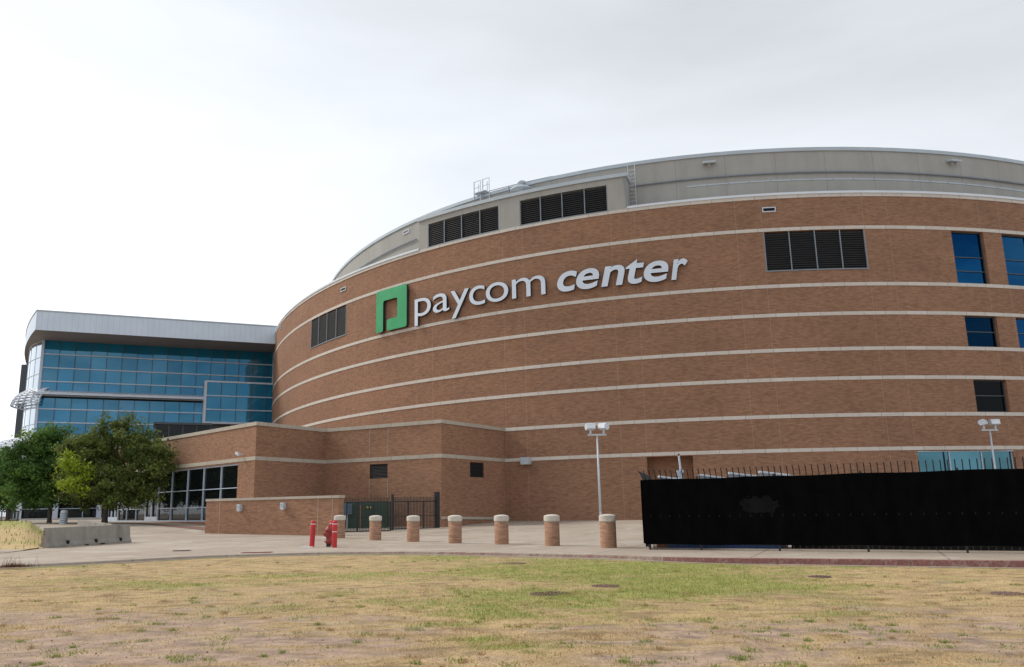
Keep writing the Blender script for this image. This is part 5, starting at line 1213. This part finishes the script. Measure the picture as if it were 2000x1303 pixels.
# ------------------------------------------------------------------ TREES
def tree(lab, base, H, trunk_h, lobes, cols, nleaf, seed, trunk_r=.17, leaf=.125):
    r_ = np.random.default_rng(seed); o = thing('street_tree', lab, 'tree', tuple(base), 0, 'trees in front of the glass wing', True)
    m = MB(); rr = random.Random(seed); top = Vector((rr.uniform(-.15, .15), 0, trunk_h)); m.tube((0, 0, -.1), (0, 0, .25), trunk_r*1.35, trunk_r, 10, False); m.tube((0, 0, .25), top, trunk_r, trunk_r*.8, 10, False)
    for c, rad, _ in lobes:
        c = Vector(c); mid = top.lerp(c, .5)+Vector((rr.uniform(-.3, .3), rr.uniform(-.3, .3), rr.uniform(-.1, .4))); m.tube(top-Vector((0, 0, .15)), mid, trunk_r*.5, trunk_r*.3, 7, False); m.tube(mid, c, trunk_r*.3, trunk_r*.12, 6, False)
        for k in range(5):
            e = c+Vector((rr.gauss(0, 1), rr.gauss(0, 1), rr.gauss(0, 1))).normalized()*rad[0]*.8; m.tube(mid.lerp(c, rr.uniform(.3, 1)), e, trunk_r*.13, .012, 5, False)
    m.build('trunk', MAT['bark'], o, True)
    P = []; C = []
    lobes = list(lobes)
    for c, rad, kc in list(lobes):
        for k in range(4):
            dv = Vector((rr.gauss(0, 1), rr.gauss(0, .6), rr.gauss(.5, .8))).normalized(); q_ = rr.uniform(.16, .30)
            lobes.append(((c[0]+dv.x*rad[0]*1.02, c[1]+dv.y*rad[1], c[2]+dv.z*rad[2]*1.05), (rad[0]*q_*.8, rad[1]*q_*.8, rad[2]*q_*1.5), kc if kc == 1 or rr.random() < .6 else 2))
    vol = np.array([a[1][0]*a[1][1]*a[1][2] for a in lobes]); vol = vol**.85; vol = vol/vol.sum()
    for (c, rad, kc), w in zip(lobes, vol):
        nc = max(14, int(nleaf*w/110)); u = r_.normal(0, 1, (nc, 3)); u /= np.linalg.norm(u, axis=1)[:, None]; q = r_.uniform(.25, 1.25, nc)**.6
        cc_ = np.array(c)+u*q[:, None]*np.array(rad); cs_ = r_.uniform(.14, .34, nc)
        cidx = r_.integers(0, nc, int(nleaf*w)); off = r_.normal(0, 1, (len(cidx), 3))*cs_[cidx][:, None]*[1, 1, .75]
        P.append(cc_[cidx]+off); cb_ = r_.uniform(0, 1, nc)[cidx]
        base_c = np.array(cols[kc][0])*(1-cb_[:, None])+np.array(cols[kc][1])*cb_[:, None]; C.append(base_c*r_.uniform(.7, 1.35, (len(cidx), 1)))
    P = np.concatenate(P); C = np.concatenate(C); n = len(P)
    u = r_.normal(0, 1, (n, 3)); u /= np.linalg.norm(u, axis=1)[:, None]; w_ = r_.normal(0, 1, (n, 3)); w_ -= (w_*u).sum(1)[:, None]*u; w_ /= np.linalg.norm(w_, axis=1)[:, None]
    sz = leaf*r_.uniform(.6, 1.3, n)[:, None]; v = np.stack([P-u*sz, P+w_*sz*.42, P+u*sz, P-w_*sz*.42], 1).reshape(-1, 3)
    me = bpy.data.meshes.new('crown'); me.vertices.add(4*n); me.vertices.foreach_set('co', v.astype('f').ravel()); me.loops.add(4*n); me.loops.foreach_set('vertex_index', np.arange(4*n, dtype='i')); me.polygons.add(n); me.polygons.foreach_set('loop_start', np.arange(0, 4*n, 4, dtype='i')); me.update(calc_edges=True)
    ca = me.color_attributes.new('Col', 'FLOAT_COLOR', 'POINT'); ca.data.foreach_set('color', np.repeat(np.concatenate([C, np.ones((n, 1))], 1), 4, 0).astype('f').ravel()); me.materials.append(MAT['leaf'])
    cr2 = bpy.data.objects.new('crown', me); COL.objects.link(cr2); cr2.parent = o; return o
DK = ((.072, .102, .026), (.195, .235, .062)); GR = ((.045, .095, .022), (.125, .230, .050)); YG = ((.20, .28, .02), (.36, .44, .04)); TD = ((.10, .14, .028), (.24, .30, .065)); TG = ((.08, .16, .03), (.24, .33, .05))
def tb(px, py, z): p = at_z(px, py, z); return Vector((p.x, p.y, float(gh(p.x, p.y))))
def lobe(base, px, py, rx, rz, k=0, dy=0):              # lobe centre from its pixel, radii in pixels
    c = at_y(px, py, base.y+dy); s_ = base.y/FPX; return (tuple(c-base), (rx*s_, rx*s_*.95, rz*s_), k)
b3 = at_y(204, 1021, 64); b3.z = float(gh(b3.x, b3.y))
tree('olive green tree nearest the entrance, largest crown with one bright yellow green clump', b3, 8, 1.7,
     [lobe(b3, 232, 862, 46, 44), lobe(b3, 268, 905, 58, 55), lobe(b3, 175, 900, 60, 48), lobe(b3, 215, 945, 78, 32), lobe(b3, 160, 880, 34, 34), lobe(b3, 285, 865, 26, 26), lobe(b3, 296, 925, 30, 36), lobe(b3, 142, 935, 30, 32), lobe(b3, 148, 918, 25, 34, 1, -3.0), lobe(b3, 163, 945, 12, 18, 1, -3.0), lobe(b3, 215, 978, 62, 16), lobe(b3, 285, 962, 34, 20), lobe(b3, 155, 968, 30, 14), lobe(b3, 240, 826, 20, 18), lobe(b3, 318, 900, 14, 16), lobe(b3, 200, 850, 16, 16)], {0: DK, 1: YG, 2: TD}, 46000, 5, .22)
b2 = at_y(96, 1021, 66); b2.z = float(gh(b2.x, b2.y))
tree('dark green tree left of the largest one, in the middle of the row', b2, 7, 1.6,
     [lobe(b2, 98, 880, 36, 40), lobe(b2, 58, 900, 44, 42), lobe(b2, 95, 930, 55, 45), lobe(b2, 50, 945, 38, 34), lobe(b2, 118, 960, 40, 26), lobe(b2, 100, 855, 22, 20), lobe(b2, 60, 975, 34, 16), lobe(b2, 30, 930, 20, 26), lobe(b2, 128, 846, 12, 12)], {0: GR, 2: TG}, 32000, 8, .17)
b1 = at_y(14, 1019, 74); b1.z = float(gh(b1.x, b1.y))
tree('dark tree cut off by the left edge of the view', b1, 6.5, 1.5,
     [lobe(b1, 5, 905, 30, 32), lobe(b1, -20, 940, 50, 45), lobe(b1, 22, 955, 28, 34), lobe(b1, 12, 920, 22, 26)], {0: GR, 2: TG}, 20000, 12, .16)

# ------------------------------------------------------------------ RECEPTACLE AND FAR LEFT RAILING
p = at_y(124, 1020, 63); z = float(gh(p.x, p.y)); o = thing('litter_bin', 'grey ribbed cylindrical litter bin between the trees', 'bin', (p.x, p.y, z), local=True); m = MB()
m.lathe([(.26, 0), (.26, .85), (.24, .95), (.12, 1.02)], n=20); m.build('body', MAT['galv'], o, True); m = MB()
for k in range(6): m.lathe([(.27, .1+k*.13), (.275, .13+k*.13), (.27, .16+k*.13)], n=20)
m.build('hoops', MAT['mullion_grey'], o)
p = at_y(-30, 1018, 80); q = at_y(36, 1018, 80); z = float(gh(q.x, q.y)); o = thing('railing', 'low dark metal railing behind the leftmost tree', 'railing', (p.x, p.y, z)); m = MB()
for zz in (.1, .95): m.box(((p.x+q.x)/2, 80, z+zz), (q.x-p.x, .05, .06))
m.build('rail', MAT['dark_metal'], o); m = MB()
for k in range(34): m.box((p.x+(q.x-p.x)*k/33, 80, z+.5), (.03 if k % 8 else .09, .03, .95))
m.build('bars', MAT['dark_metal'], o)
# tidy helper properties
for ob in list(COL.objects):
    if '_o' in ob.keys(): del ob['_o']
